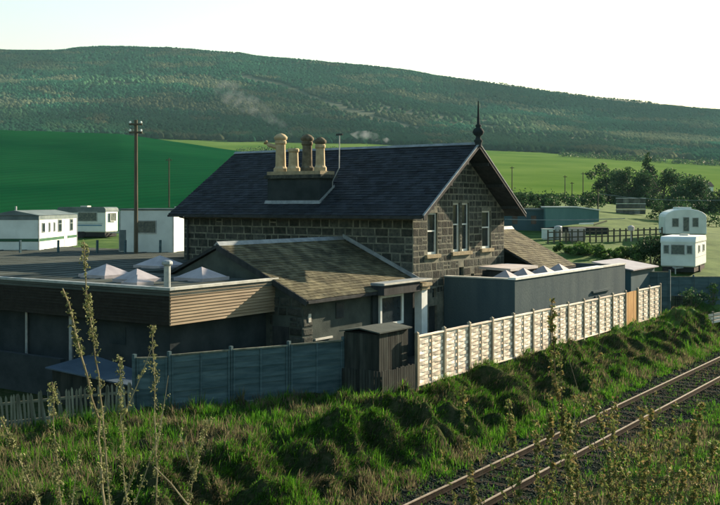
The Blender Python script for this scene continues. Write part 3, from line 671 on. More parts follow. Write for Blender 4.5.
# loose ballast
N = 24000
bx = nrng.uniform(-14.2, -9.5, N); by = 12 + 60 * nrng.random(N) ** 1.3
bz = Hfun(bx, by); s_ = nrng.uniform(.025, .06, N)
oct_ = np.array([(1, 0, 0), (-1, 0, 0), (0, 1, 0), (0, -1, 0), (0, 0, .8), (0, 0, -.8)], float)
of = np.array([(0, 2, 4), (2, 1, 4), (1, 3, 4), (3, 0, 4), (2, 0, 5), (1, 2, 5), (3, 1, 5), (0, 3, 5)])
th = nrng.uniform(0, 6.28, N); jj = nrng.uniform(.6, 1.3, (N, 6, 3)); v = oct_[None] * jj * s_[:, None, None]
tx = nrng.uniform(-.6, .6, N)
vy = v[:, :, 1] * np.cos(tx)[:, None] - v[:, :, 2] * np.sin(tx)[:, None]; vz = v[:, :, 1] * np.sin(tx)[:, None] + v[:, :, 2] * np.cos(tx)[:, None]
vx = v[:, :, 0] * np.cos(th)[:, None] - vy * np.sin(th)[:, None]; vy2 = v[:, :, 0] * np.sin(th)[:, None] + vy * np.cos(th)[:, None]
V = np.stack([vx + bx[:, None], vy2 + by[:, None], vz + bz[:, None] + .01], -1).reshape(-1, 3)
T = (of[None] + (np.arange(N) * 6)[:, None, None]).reshape(-1, 3)
o = bpy.data.objects.new('loose_ballast', np_mesh('loose_ballast', V, T, M_stonebal)); link(o); o['kind'] = 'stuff'
tag(o, 'grey stone ballast strewn between and beside the rails', 'ballast')

# ------------------------------------------------------------------ grass
def blades(bx, by, bz, hdir, length, lean, width, tint):
    """curved three-point blades; hdir = heading of the lean"""
    n = len(bx); dx, dy = np.cos(hdir), np.sin(hdir); px, py = -dy, dx
    B = np.stack([bx, by, bz - .03], 1)
    def pt(t):
        rr = length * lean * t ** 1.6; hh = length * (t * np.sqrt(np.clip(1 - .6 * lean ** 2, .05, 1)) - .45 * lean * t ** 2.2)
        return B + np.stack([dx * rr, dy * rr, hh], 1)
    S = np.stack([px, py, np.zeros(n)], 1)
    v = np.stack([B - S * width[:, None] / 2, B + S * width[:, None] / 2, pt(.55) - S * width[:, None] * .42, pt(.55) + S * width[:, None] * .42, pt(1.0)], 1)
    T = np.array([(0, 1, 3), (0, 3, 2), (2, 3, 4)])
    T = (T[None] + (np.arange(n) * 5)[:, None, None]).reshape(-1, 3)
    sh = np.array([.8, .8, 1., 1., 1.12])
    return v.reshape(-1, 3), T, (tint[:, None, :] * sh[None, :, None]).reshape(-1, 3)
def in_yard(x, y):
    f = np.interp(y, [10, 15.4, 20.9, 27.2, 27.3, 80], [-25.5, -24.4, -22.2, -19.0, -17.45, -17.45])
    return x < f
GREEN = np.array([(.050, .150, .009), (.085, .195, .014), (.026, .088, .010)]); STRAW = np.array([(.19, .15, .085), (.13, .105, .06), (.085, .07, .04)])
def tussocks(nt, xr, yr, nb, rad, ln, straw_bias, seed, wd=(.010, .020), excl=True, hang=1.0):
    g = np.random.default_rng(seed)
    tx_ = g.uniform(*xr, nt); ty_ = yr[0] + (yr[1] - yr[0]) * g.random(nt) ** 1.25
    if excl: k = ~in_yard(tx_, ty_); tx_, ty_ = tx_[k], ty_[k]
    nt = len(tx_); sz = g.uniform(.5, 1.3, nt) * (.6 + .8 * fbm(tx_ * .9, ty_ * .9, 2, seed))
    dry = fbm(tx_ * .55, ty_ * .55, 3, seed + 4) + g.normal(0, .10, nt) + straw_bias
    dry = sstep(dry, .50, .62)
    idx = np.repeat(np.arange(nt), nb); n = len(idx)
    a = g.uniform(0, 6.283, n); rr = rad * np.sqrt(g.random(n)) * sz[idx]
    x = tx_[idx] + rr * np.cos(a); y = ty_[idx] + rr * np.sin(a)
    z = Hfun(x, y) + .10 * (1 - (rr / (rad * sz[idx] + 1e-6)) ** 2) * sz[idx]
    slope = sstep(x, -17.8, -16.8) * (1 - sstep(x, -14.6, -14.2)) * hang
    head = np.arctan2(np.sin(a) * .7, np.cos(a) * .7 + slope * .9) + g.normal(0, .3, n)
    L = ln * sz[idx] * g.uniform(.5, 1.25, n); lean = np.clip(g.normal(.45, .2, n) + .25 * slope, .05, .95)
    isd = g.random(n) < (.08 + .80 * dry[idx])
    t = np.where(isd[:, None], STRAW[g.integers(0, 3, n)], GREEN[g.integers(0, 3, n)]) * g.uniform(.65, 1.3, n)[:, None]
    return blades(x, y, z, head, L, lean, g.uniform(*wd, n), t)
def merge(parts):
    V, T, C = [], [], []; k = 0
    for v, t, c in parts: V.append(v); T.append(t + k); C.append(c); k += len(v)
    return np.concatenate(V), np.concatenate(T), np.concatenate(C)
def grass_obj(name, label, parts):
    V, T, C = merge(parts)
    o = bpy.data.objects.new(name, np_mesh(name, V, T, M_grass, C)); link(o); o['kind'] = 'stuff'; tag(o, label, 'grass')
grass_obj('bank_grass', 'tussocky green and straw grass on the bank below the fences',
          [tussocks(6600, (-25, -13.3), (11, 62), 40, .22, .22, -.02, 101), tussocks(1500, (-25, -16.5), (11, 32), 24, .20, .36, .04, 111),
           tussocks(2300, (-17.8, -13.6), (16, 62), 36, .20, .28, .05, 121)])
grass_obj('verge_grass', 'short green and straw grass on the verge right of the track',
          [tussocks(3900, (-10.2, -2.5), (14, 80), 28, .26, .20, -.06, 201, excl=False, hang=0), tussocks(2400, (-14.0, -9.8), (12, 75), 11, .14, .11, -.05, 221, wd=(.008, .014), excl=False, hang=0)])

# ------------------------------------------------------------------ leafy things
def leafquads(c, size, g, flat=.0):
    n = len(c); a = g.normal(size=(n, 3)); a /= np.linalg.norm(a, axis=1, keepdims=True)
    b = np.cross(a, g.normal(size=(n, 3))); b /= np.linalg.norm(b, axis=1, keepdims=True) + 1e-9
    s = size[:, None]
    v = np.stack([c - a * s, c + b * s * .55, c + a * s, c - b * s * .55], 1)
    return v.reshape(-1, 3), (np.arange(n * 4).reshape(n, 4))
def crown_mesh(name, clumps, n, leaf, tints, seed):
    """clumps: list of (cx,cy,cz,r)"""
    g = np.random.default_rng(seed); C = np.array(clumps); wts = C[:, 3] ** 2; wts /= wts.sum()
    k = g.choice(len(C), n, p=wts); d = g.normal(size=(n, 3)); d /= np.linalg.norm(d, axis=1, keepdims=True)
    rr = C[k, 3] * g.random(n) ** .45
    c = C[k, :3] + d * rr[:, None] * np.array([1, 1, .85])
    v, q = leafquads(c, leaf * g.uniform(.6, 1.3, n), g)
    tn_ = np.asarray(tints)[g.integers(0, len(tints), n)] * g.uniform(.7, 1.25, n)[:, None] * (g.uniform(.8, 1.2, len(C))[k])[:, None]
    return np_mesh(name, v, q, M_leaf, np.repeat(tn_, 4, 0))
DKL = [(.030, .066, .026), (.042, .080, .030), (.022, .052, .022)]; LTL = [(.055, .115, .022), (.08, .135, .03), (.04, .09, .02)]
def tree(label, x, y, h, wd, seed, n=2600, leaf=.32, tints=DKL, conifer=False, group=None, name='tree'):
    z = hz(x, y); r = random.Random(seed); t = thing(name, label, 'tree', (x, y, z), 0, group)
    mb = MB(); th_ = h * (.8 if conifer else .55)
    mb.tube([(0, 0, -.3), (r.uniform(-.1, .1), 0, th_ * .5), (r.uniform(-.2, .2), r.uniform(-.2, .2), th_)], [h * .03, h * .022, h * .008], 7)
    cl = []
    if conifer:
        for i in range(16):
            k = i / 15; rr = wd * .5 * (1 - k * .85); a = r.uniform(0, 6.28)
            cl.append((math.cos(a) * rr * .4, math.sin(a) * rr * .4, h * (.15 + .82 * k), max(.25, rr * .75)))
    else:
        for i in range(24):
            a = r.uniform(0, 6.28); rr = wd * .5 * math.sqrt(r.random()) * .85; zz = h * r.uniform(.16, .86) - rr * .2
            cl.append((math.cos(a) * rr, math.sin(a) * rr, zz, wd * r.uniform(.11, .2)))
            if i % 2 == 0: mb.tube([(0, 0, th_ * r.uniform(.4, .9)), (math.cos(a) * rr * .6, math.sin(a) * rr * .6, zz * .9), (math.cos(a) * rr, math.sin(a) * rr, zz)], [h * .012, h * .007, h * .003], 5)
    loc_part(mb, 'trunk', M_bark, t)
    o = bpy.data.objects.new('crown', crown_mesh('crown', cl, n, leaf, tints, seed)); link(o, t, WM[t.name].copy())
    return t
def shrub(label, x, y, h, wd, seed, n=900, leaf=.14, tints=LTL, group=None, name='shrub', cat='shrub'):
    z = hz(x, y); r = random.Random(seed); t = thing(name, label, cat, (x, y, z), 0, group); mb = MB(); cl = []
    for i in range(14):
        a = r.uniform(0, 6.28); rr = wd * .5 * math.sqrt(r.random()) * .75; zz = h * r.uniform(.08, .78)
        cl.append((math.cos(a) * rr, math.sin(a) * rr, zz, min(wd, h * 1.4) * r.uniform(.2, .32)))
        mb.tube([(math.cos(a) * rr * .3, math.sin(a) * rr * .3, -.1), (math.cos(a) * rr, math.sin(a) * rr, zz)], [.03, .01], 5)
    loc_part(mb, 'stems', M_bark, t)
    o = bpy.data.objects.new('foliage', crown_mesh('foliage', cl, n, leaf, tints, seed)); link(o, t, WM[t.name].copy())
    return t
def at(px, Y):      # ground point on the bearing px (photo columns) at depth Y
    X = (px - 360) / 1000.0 * Y
    return X * CS - Y * SN, X * SN + Y * CS

for i, (px, Y, h, wd, lab) in enumerate([
        (606, 205, 8.5, 9, 'round dark tree at left end of the tree clump beyond the caravans'),
        (628, 195, 8.0, 10, 'broad dark tree beside the stacked crates on the rough slope'),
        (648, 215, 11.5, 7, 'tallest pointed tree in the clump beyond the caravans'),
        (664, 190, 8.5, 10, 'bushy dark tree directly behind the upper caravan'),
        (686, 180, 7.0, 9, 'low spreading tree at right of the clump beyond the caravans'),
        (712, 185, 5.5, 10, 'rightmost low tree below the small white cottage')]):
    x, y = at(px, Y); tree(lab, x, y, h, wd, 40 + i, n=7000, leaf=.22, conifer=(i == 2), group='trees beyond the caravans')
for i, (px, Y, h, wd, lab, tn_) in enumerate([
        (569, 76, .8, 3.5, 'light green bush at left end of the bank above the extension', LTL),
        (592, 76, 1.1, 3.6, 'rounded green bush on the bank above the grey extension', LTL),
        (612, 75, .8, 3.6, 'green bush on the bank right of the rounded bush', LTL),
        (631, 75, 1.0, 3.2, 'green bush next to the dark hedge on the bank', LTL),
        (650, 74, 2.2, 3.0, 'dark dense bush beside the nearer right hand caravan', DKL)]):
    x, y = at(px, Y); shrub(lab, x, y, h, wd, 60 + i, n=2600 if i == 4 else 1600, tints=tn_, leaf=.11)
for i, (px, Y, h, wd, lab) in enumerate([
        (520, 125, 1.8, 8, 'dark scrub bush on the mound beside the gable'), (545, 130, 1.8, 9, 'dark scrub bush on top of the grassy mound'),
        (572, 128, 2.2, 10, 'largest dark scrub bush behind the long shed'), (672, 120, 2.6, 7, 'dark scrub bush behind the upper caravan roof'),
        (690, 118, 3, 9, 'dark scrub bush at right of the upper caravan')]):
    x, y = at(px, Y); shrub(lab, x, y, h, wd, 80 + i, n=2600, leaf=.15, tints=DKL)
x, y = at(693, 60); shrub('dark low bush beside the little wicket gate', x, y, 1.1, 2.2, 95, n=900, leaf=.07, tints=DKL)
x, y = at(712, 61.2); shrub('small bush growing on the far board wall', x, y, 1.7, .9, 96, n=300, leaf=.07, tints=LTL)

# ------------------------------------------------------------------ plantation on the hill
def plantation():
    g = np.random.default_rng(5); N = 66000
    P = g.uniform(-120, 860, N); Y = np.sqrt(g.uniform(905 ** 2, 2010 ** 2, N))
    X = (P - 360) / 1000 * Y; x = X * CS - Y * SN; y = X * SN + Y * CS
    z = Hfun(x, y); py = 205 - (z - CZ) / Y * 1000
    ridge = np.interp(P, PC, GP[10]); base = np.interp(P, PC, GP[7])
    k = (py - ridge) / (base - ridge)                       # 0 at the skyline, 1 at the foot
    nz = fbm(P * .010 + 3, k * 5, 4, 50); nz2 = fbm(P * .03, k * 16, 3, 60)
    keep = np.ones(N, bool)
    kk = np.interp(P, [240, 280, 350, 420], [.28, .34, .62, .78])   # cleared ride running down the slope
    keep &= ~((np.abs(k - kk) < .028) & (P > 240) & (P < 420))
    keep &= ~((nz > .62) & (k > .3) & (k < .8) & (g.random(N) < .8))
    keep &= ~((k < .03) & (P > 430) & (g.random(N) < .85))
    keep &= ~((Y < 985) & (g.random(N) < .3))
    P, Y, x, y, z, k, nz, nz2 = [q[keep] for q in (P, Y, x, y, z, k, nz, nz2)]; n = len(x)
    larch = sstep(nz2 + .35 * np.exp(-((k - .66) / .07) ** 2) + .25 * np.exp(-((k - .38) / .05) ** 2), .58, .72)
    con = np.array((.012, .042, .024)); lar = np.array((.050, .054, .030)); lt = np.array((.028, .056, .027))
    t = con[None] * (1 - larch[:, None]) + lar[None] * larch[:, None]
    young = sstep(nz, .55, .65)[:, None] * .7; t = t * (1 - young) + lt[None] * young
    big = fbm(P * .006, k * 2.2 + P * .002, 3, 90)
    t = t * (.62 + .9 * sstep(big, .35, .68))[:, None] * g.uniform(.96, 1.05, n)[:, None] * np.interp(k + .10 * (nz2 - .5) + .06 * (nz - .5), [0, .2, .3, .37, .46, .55, .62, .70, .77, 1], [.95, .85, .9, 1.3, .95, .95, 1.35, 1.3, .72, .68])[:, None]
    h = g.uniform(4.0, 5.6, n) * (.75 + .5 * nz) * np.where(k < .05, .6, 1) * (1 + .35 * sstep(k, .85, 1)); r = h * g.uniform(.60, .85, n)
    m = 4; a = np.arange(m) * 2 * np.pi / m
    ph = g.uniform(0, 6.28, n)
    def ring(rr, zz): return np.stack([x[:, None] + (rr[:, None] * g.uniform(.75, 1.25, (n, m))) * np.cos(a + ph[:, None]), y[:, None] + (rr[:, None] * g.uniform(.75, 1.25, (n, m))) * np.sin(a + ph[:, None]), (z + zz)[:, None] + g.normal(0, .3, (n, m))], -1)
    v = np.concatenate([ring(r, h * .12), ring(r * .72, h * .55), np.stack([x, y, z + h], -1)[:, None]], 1)
    f = []
    for i in range(m):
        j = (i + 1) % m; f += [(i, j, m + j), (i, m + j, m + i), (m + i, m + j, 2 * m)]
    T = (np.array(f)[None] + (np.arange(n) * (2 * m + 1))[:, None, None]).reshape(-1, 3)
    o = bpy.data.objects.new('hillside_plantation', np_mesh('hillside_plantation', v.reshape(-1, 3), T, M_wood, np.repeat(t, 2 * m + 1, 0), smooth=True)); link(o)
    o['kind'] = 'stuff'; tag(o, 'dark conifer and brown larch plantation covering the long hill', 'woodland')
plantation()
def belt(name, label, path, wdt, n, h, seed, tints):
    g = np.random.default_rng(seed); path = np.array(path, float); k = g.random(n)
    px = np.interp(k, np.linspace(0, 1, len(path)), path[:, 0]); Y = np.interp(k, np.linspace(0, 1, len(path)), path[:, 1]) + g.normal(0, wdt, n)
    X = (px - 360) / 1000 * Y; x = X * CS - Y * SN; y = X * SN + Y * CS; z = Hfun(x, y)
    hh = h * g.uniform(.5, 1.2, n); C = np.stack([x, y, z + hh * .5], 1)
    kk = np.repeat(np.arange(n), 26); d = g.normal(size=(len(kk), 3)) * np.array([.5, .5, .3]) * hh[kk][:, None] * .8
    v, q = leafquads(C[kk] + d, hh[kk] * g.uniform(.1, .2, len(kk)), g)
    t = np.asarray(tints)[g.integers(0, len(tints), len(kk))] * g.uniform(.7, 1.3, len(kk))[:, None]
    o = bpy.data.objects.new(name, np_mesh(name, v, q, M_leaf, np.repeat(t, 4, 0))); link(o); o['kind'] = 'stuff'; tag(o, label, 'hedge')
belt('far_hedge', 'dark tree belt crossing the far fields at right', [(560, 800), (640, 780), (720, 760), (800, 740)], 10, 300, 4.5, 301, DKL)
belt('far_hedge', 'thin dark hedge above the pale field behind the chimneys', [(236, 640), (300, 640), (400, 660), (470, 700)], 4, 120, 3, 302, DKL)
belt('field_hedge', 'low hedge and scrub along the foot of the right hand pasture', [(505, 205), (540, 200), (580, 198), (600, 195)], 4, 60, 1.6, 303, DKL)

# ------------------------------------------------------------------ telegraph poles and small poles
def pole(label, px, Y, h, rad, arms, group=None, ins=True, z=None):
    x, y = at(px, Y); z = hz(x, y) if z is None else z
    t = thing('telegraph_pole', label, 'pole', (x, y, z), YAW, group)
    loc_part(MB().tube([(0, 0, -.5), (0, 0, h)], [rad, rad * .72], 8), 'shaft', M_pole, t)
    for i in range(arms):
        zz = h - .25 - i * .45
        ar = loc_part(MB().box(-.36, .36, -.14, -.06, zz - .05, zz + .05), 'crossarm', M_pole, t)
        if ins:
            for q in (-.30, .30): loc_part(MB().lathe([(.03, 0), (.06, .02), (.06, .09), (.03, .13)], (q, -.1, zz + .05), 8), 'insulator', M_cerm, ar)
    return t
pole('tall timber telegraph pole in front of the white caravan at left', 136, 55.5, 8.75, .13, 2)
pole('thin distant pole on the dark green field left of the house', 169, 118, 5.8, .09, 1, ins=False)
for px, Y, h, lab in ((512, 170, 5.5, 'thin pole in the pasture just right of the gable'), (565, 178, 4.6, 'short pole left of the tallest pasture pole'), (572, 185, 3.6, 'shortest pole beside the pasture hedge'), (583, 172, 5.2, 'tallest thin pole in the pasture left of the trees'), (598, 112, 3.4, 'dark pole on the grassy mound behind the long shed')):
    pole(lab, px, Y, h, .10, 1, group='poles in the pasture', ins=False)
def wire(name, label, a, b, sag, rad):
    pts = [Vector(a).lerp(Vector(b), i / 12) + Vector((0, 0, -4 * sag * (i / 12) * (1 - i / 12))) for i in range(13)]
    o = MB().tube(pts, rad, 4).build(name, M_lead); tag(o, label, 'wire'); return o
def wpt(px, Y, z): x, y = at(px, Y); return (x, y, z)
wire('overhead_wire', 'overhead wire crossing in front of the tree clump at right', wpt(598, 112, 7.5), wpt(760, 108, 7.0), .5, .022)
wire('overhead_wire', 'overhead wire passing in front of the long teal shed', wpt(505, 86, 5.0), wpt(625, 88, 5.05), .1, .03)

# wire fence posts behind the flat roof
for i, (px, lab) in enumerate(((20, 'thin fence post below the shaded end of the green striped caravan'), (58, 'thin fence post below the sunlit side of the green striped caravan'), (97, 'thin fence post in front of the small distant caravan'), (125, 'thin fence post just left of the tall telegraph pole'), (160, 'thin fence post in front of the white caravan window'))):
    x, y = at(px, 56.5); z = 3.05; o = MB().prism([(-.05, -.05, -.4), (.05, -.05, -.4), (.05, .05, -.4), (-.05, .05, -.4)], (.03, 0, 1.6)).build('fence_post', M_grey_tim, world=Matrix.Translation((x, y, z)))
    tag(o, lab, 'post', 'wire fence posts behind the flat roof')

# ------------------------------------------------------------------ caravans
def extrude_profile(prof, y0, y1):    # prof: (x,z) list
    return MB().prism([(x, y0, z) for x, z in prof], (0, y1 - y0, 0))
def rounded(x0, x1, z0, z1, rt, n=5, rb=.08):
    p = [(x0 + rb, z0), (x1 - rb, z0), (x1, z0 + rb)]
    for i in range(n + 1): a = i / n * math.pi / 2; p.append((x1 - rt + rt * math.cos(a), z1 - rt + rt * math.sin(a)))
    for i in range(n + 1): a = math.pi / 2 + i / n * math.pi / 2; p.append((x0 + rt + rt * math.cos(a), z1 - rt + rt * math.sin(a)))
    p.append((x0, z0 + rb)); return p
def cwin(c, face, u0, u1, z0, z1, at_, split=None):
    """window frame + pane on local face 'x' (plane x=at_) or 'y' (plane y=at_)"""
    s = 1 if at_ >= 0 else -1
    def bx_(mb, a, b, c_, d, t0, t1):
        lo, hi = sorted((at_ + s * t0, at_ + s * t1))
        if face == 'x': mb.box(lo, hi, a, b, c_, d)
        else: mb.box(a, b, lo, hi, c_, d)
    f = MB(); t = .05
    bx_(f, u0, u1, z0, z0 + t, -.01, .03); bx_(f, u0, u1, z1 - t, z1, -.01, .03); bx_(f, u0, u0 + t, z0 + t, z1 - t, -.01, .03); bx_(f, u1 - t, u1, z0 + t, z1 - t, -.01, .03)
    if split: bx_(f, u0 + t, u1 - t, split - .03, split + .03, -.01, .03)
    wn = loc_part(f, 'window', M_galv, c); p = MB(); bx_(p, u0 + t, u1 - t, z0 + t, z1 - t, .003, .012); loc_part(p, 'pane', M_curtain, wn)

# static caravan, green band: long sunlit side towards the sun
ca = Vector(at(39, 60)); cb = Vector(at(77, 68.5)); d = (cb - ca); L = d.length; ang = math.atan2(d.y, d.x)
zc = 3.05
c1 = thing('static_caravan', 'white static caravan with green band and sunlit side windows at far left', 'caravan', (ca.x, ca.y, zc), ang, 'caravans')
W1 = 3.0
loc_part(MB().box(0, L, 0, W1, .38, 2.55), 'body', M_car, c1)
loc_part(MB().prism([(-.06, -.06, 2.55), (-.06, W1 + .06, 2.55), (-.06, W1 / 2, 2.86)], (L + .12, 0, 0)), 'roof', M_cargr, c1)
loc_part(MB().box(.0, L, -.012, -.002, 2.28, 2.54).box(-.012, -.002, .0, W1, 2.28, 2.54), 'roof_band', M_cargr, c1)
loc_part(MB().box(.0, L, -.014, -.002, .98, 1.16).box(-.014, -.002, 0, W1, .98, 1.16), 'green_band', M_carg, c1)
loc_part(MB().box(.2, L - .2, .2, W1 - .2, -.1, .38), 'underframe', M_rubber, c1)
for u0, u1, z0, z1, sp in ((.55, 1.15, 1.5, 2.1, None), (1.95, 2.25, 1.5, 2.1, None), (3.0, 3.3, 1.5, 2.1, None), (3.95, 4.75, 1.45, 2.26, 1.98), (6.7, 7.4, 1.45, 2.26, 1.98)):
    f = MB(); t = .06
    f.box(u0, u1, -.03, .01, z0, z0 + t).box(u0, u1, -.03, .01, z1 - t, z1).box(u0, u0 + t, -.03, .01, z0 + t, z1 - t).box(u1 - t, u1, -.03, .01, z0 + t, z1 - t)
    if sp: f.box(u0 + t, u1 - t, -.03, .01, sp - .03, sp + .03)
    wn = loc_part(f, 'window', M_cargr, c1); loc_part(MB().box(u0 + t, u1 - t, -.012, -.003, z0 + t, z1 - t), 'pane', M_glass, wn)

loc_part(MB().box(5.3, 6.0, -.022, -.002, .45, 2.2), 'door', M_cargr, c1).data.materials[0] = M_dull
for q in (-.02, L - .03): loc_part(MB().box(q, q + .05, -.02, .03, .38, 2.5), 'corner_trim', M_galv, c1)
loc_part(MB().tube([(1.6, W1 / 2 + .4, 2.6), (1.6, W1 / 2 + .4, 3.1)], .06, 8), 'flue', M_galv, c1)
def tourer(name, label, px, Y, rz, L, W, Hh, zb, band, wins, rt=.35, dome=False, roofm=None):
    x, y = at(px, Y)
    c = thing(name, label, 'caravan', (x, y, zb), rz, 'caravans')
    if dome:   # arched cross-section
        prof = [(-W / 2, .45), (W / 2, .45), (W / 2, Hh - .75)] + [(W / 2 * math.cos(a), Hh - .75 + .75 * math.sin(a)) for a in [math.pi * i / 10 for i in range(1, 10)]] + [(-W / 2, Hh - .75)]
        loc_part(MB().prism([(px_, -L / 2, z) for px_, z in prof], (0, L, 0)), 'body', M_car, c)
        loc_part(MB().box(-.55, .55, -L * .4, L * .4, Hh - .05, Hh + .14), 'roof_lantern', M_car, c)
    else:
        prof = rounded(-L / 2, L / 2, .45, Hh, rt)
        loc_part(MB().prism([(q, -W / 2, z) for q, z in prof], (0, W, 0)), 'body', M_car, c)
        if roofm: loc_part(MB().prism([(q, -W / 2 - .02, z) for q, z in rounded(-L / 2 - .02, L / 2 + .02, Hh - .42, Hh + .02, rt)], (0, W + .04, 0)), 'roof_cap', roofm, c)
    for s in (-1, 1):
        wy = s * (W / 2 - .12)
        if dome: tb = MB().tube([(s * (W / 2 - .22), 0, .3), (s * (W / 2 - .02), 0, .3)], .32, 14)
        else: tb = MB().tube([(0, wy - .1, .3), (0, wy + .1, .3)], .32, 14)
        loc_part(tb, 'wheel', M_rubber, c)
    for wv in wins: cwin(c, *wv)
    loc_part(MB().box(-L / 2 + .1, L / 2 - .1, -W / 2 + .1, W / 2 - .1, .1, .45) if not dome else MB().box(-W / 2 + .1, W / 2 - .1, -L / 2 + .1, L / 2 - .1, .1, .45), 'underframe', M_rubber, c)
    if not dome:
        loc_part(MB().box(-.5, .1, -.3, .3, Hh, Hh + .12), 'roof_vent', M_dull, c)
        loc_part(MB().bar((L / 2, -.35, .42), (L / 2 + 1.1, 0, .42), .07, .09).bar((L / 2, .35, .42), (L / 2 + 1.1, 0, .42), .07, .09).tube([(L / 2 + 1.0, 0, .0), (L / 2 + 1.0, 0, .5)], .04, 6), 'tow_bar', M_galv, c)
        for s in (-1, 1): loc_part(MB().box(-L / 2 + .25, L / 2 - .25, *sorted((s * (W / 2 + .002), s * (W / 2 + .014))), 1.12, 1.16), 'side_trim', M_galv, c)
    if band and not dome:
        loc_part(MB().box(-L / 2 + .3, L / 2 - .3, -W / 2 - .012, -W / 2 - .002, .95, 1.05), 'trim_band', band, c)
    return c
# small distant caravan (side towards camera, sunlit end at right)
tourer('touring_caravan', 'small white caravan half hidden behind the green striped caravan', 88, 80, YAW + R(-14), 4.2, 2.1, 2.42, hz(*at(88, 80)) - .05, M_carb,
       [('y', -.3, 1.4, 1.3, 2.05, -1.05), ('x', -.5, .5, 1.3, 2.0, 2.2)], rt=.25, roofm=M_cargr)
# square white caravan behind the pole
x3, y3 = at(153, 58.2)
c3 = thing('caravan_hut', 'square white caravan with one window behind the tall telegraph pole', 'caravan', (x3, y3, 3.1), YAW + R(-8), 'caravans')
loc_part(MB().box(-1.6, 1.6, -1.1, 3.6, .35, 2.85), 'body', M_car, c3)
loc_part(MB().box(-1.65, 1.65, -1.15, 3.65, 2.85, 2.93), 'roof', M_cargr, c3)
loc_part(MB().box(-1.5, 1.5, -1.0, 3.5, -.2, .35), 'underframe', M_rubber, c3)
loc_part(MB().box(.9, 1.4, 1.2, 1.7, 2.93, 3.05), 'roof_vent', M_dull, c3)
for q in (1.58, -1.63): loc_part(MB().box(q, q + .05, -1.13, -1.08, .35, 2.85), 'corner_trim', M_galv, c3)
cwin(c3, 'y', -.55, .6, 1.5, 2.25, -1.1)
loc_part(MB().box(-1.603, -.2, -1.13, -1.105, .55, 1.0) if False else MB().box(-1.62, -1.22, -1.13, -1.105, .5, 1.7), 'locker_door', M_cargr, c3)
# right hand caravans
tourer('touring_caravan', 'white caravan with three front windows and blue shaded roof at far right', 684, 72.3, math.pi / 2 + YAW + R(-27) + math.pi, 5.2, 2.35, 2.55, hz(*at(684, 71)) + .0, None,
       [('x', -.98, -.58, 1.35, 1.98, 2.6), ('x', -.48, .48, 1.3, 2.02, 2.6), ('x', .58, .98, 1.35, 1.98, 2.6), ('y', .6, 1.3, 1.4, 1.95, 1.175), ('y', -1.6, -.8, 1.4, 1.95, 1.175)], rt=.45, roofm=M_car)
tourer('touring_caravan', 'older round roofed caravan standing behind the three window caravan', 682, 92, YAW + R(-10), 4.8, 3.6, 2.75, hz(*at(682, 91)) + .05, None,
       [('y', -1.2, -.6, 1.1, 1.9, -2.4), ('y', .55, 1.1, 1.1, 1.95, -2.4), ('y', -.25, .3, .7, 2.0, -2.4)], dome=True)

for o in list(bpy.data.objects):
    if o.name.split('.')[0] == 'body' and o.parent:
        bv = o.modifiers.new('rounding', 'BEVEL'); bv.width = .10; bv.segments = 3; bv.limit_method = 'ANGLE'; bv.angle_limit = R(50)
# ------------------------------------------------------------------ things beyond the extension at right
def lobj(mb, name, m, label, cat, x, y, z, rz, group=None):
    o = mb.build(name, m, world=Matrix.Translation((x, y, z)) @ Matrix.Rotation(rz, 4, 'Z')); return tag(o, label, cat, group)
# long teal sheds
xs, ys = at(523, 97)
ls = thing('long_shed', 'long low dark teal shed seen just right of the gable', 'shed', (xs, ys, 3.4), YAW)
loc_part(MB().box(-3.2, 2.0, -1, 3, 0, 2.35), 'wall', M_teald, ls); loc_part(MB().box(-3.35, 2.1, -1.12, 3.1, 2.35, 2.5), 'roof', M_cargr, ls)
for q in (-1.2, .6): loc_part(MB().box(q, q + .5, -1.03, -1.0, 1.0, 1.8), 'window', M_glass, ls)
xs, ys = at(562, 95)
tr = thing('mobile_building', 'long teal mobile building with sunlit pale roof behind the bank', 'building', (xs, ys, 3.75), YAW + R(4))
loc_part(MB().prism([(-1.9, -1.2, .35), (3.2, -1.2, .9), (3.2, -1.2, 1.95), (1.0, -1.2, 2.25), (-1.9, -1.2, 2.25)], (.9, 5.0, 0)), 'wall', M_teal, tr)
loc_part(MB().prism([(-2.0, -1.3, 2.26), (1.0, -1.3, 2.26), (3.3, -1.3, 1.97), (3.3, -1.3, 2.05), (1.0, -1.3, 2.36), (-2.0, -1.3, 2.36)], (.95, 5.2, 0)), 'roof', M_roofpl, tr)
loc_part(MB().box(-1.8, 4.2, -.9, 3.6, -.4, .34), 'underframe', M_rubber, tr)
# bits of stored stuff by the sheds
for i, (px, Y, w_, h_, m, lab, cat) in enumerate(((548, 88, 1.0, .9, M_car, 'pale box stored below the teal mobile building', 'box'), (558, 88, .7, 1.2, M_galv, 'upright pale tank beside the fence posts', 'tank'), (566, 87, .6, .7, M_pot, 'small buff drum beside the fence posts', 'drum'), (577, 87, 1.3, 1.1, M_pink, 'pinkish crate left of the post and rail fence', 'crate'))):
    x, y = at(px, Y); z = hz(x, y)
    if cat in ('tank', 'drum'): mb = MB().lathe([(w_ * .45, 0), (w_ * .5, .05), (w_ * .5, h_ - .06), (w_ * .45, h_), (w_ * .2, h_ + .05)], (0, 0, 0), 12)
    else: mb = MB().box(-w_ / 2, w_ / 2, -.4, .4, .1, h_).box(-w_ / 2 - .04, w_ / 2 + .04, -.44, .44, h_ + .002, h_ + .07).box(-w_ / 2 + .05, w_ / 2 - .05, -.3, .3, 0, .1)
    lobj(mb, cat if cat != 'box' else 'storage_box', m, lab, cat, x, y, z, YAW)
pl = thing('plank_pile', 'two pale planks lying on the post and rail fence', 'planks', (*at(590, 84), 3.9), YAW)
loc_part(MB().bar((-.9, 0, .75), (.3, 0, .78), .2, .12), 'plank', M_roofpl, pl); loc_part(MB().bar((.3, -.05, .66), (1.4, -.05, 1.0), .2, .14), 'plank', M_pot, pl)
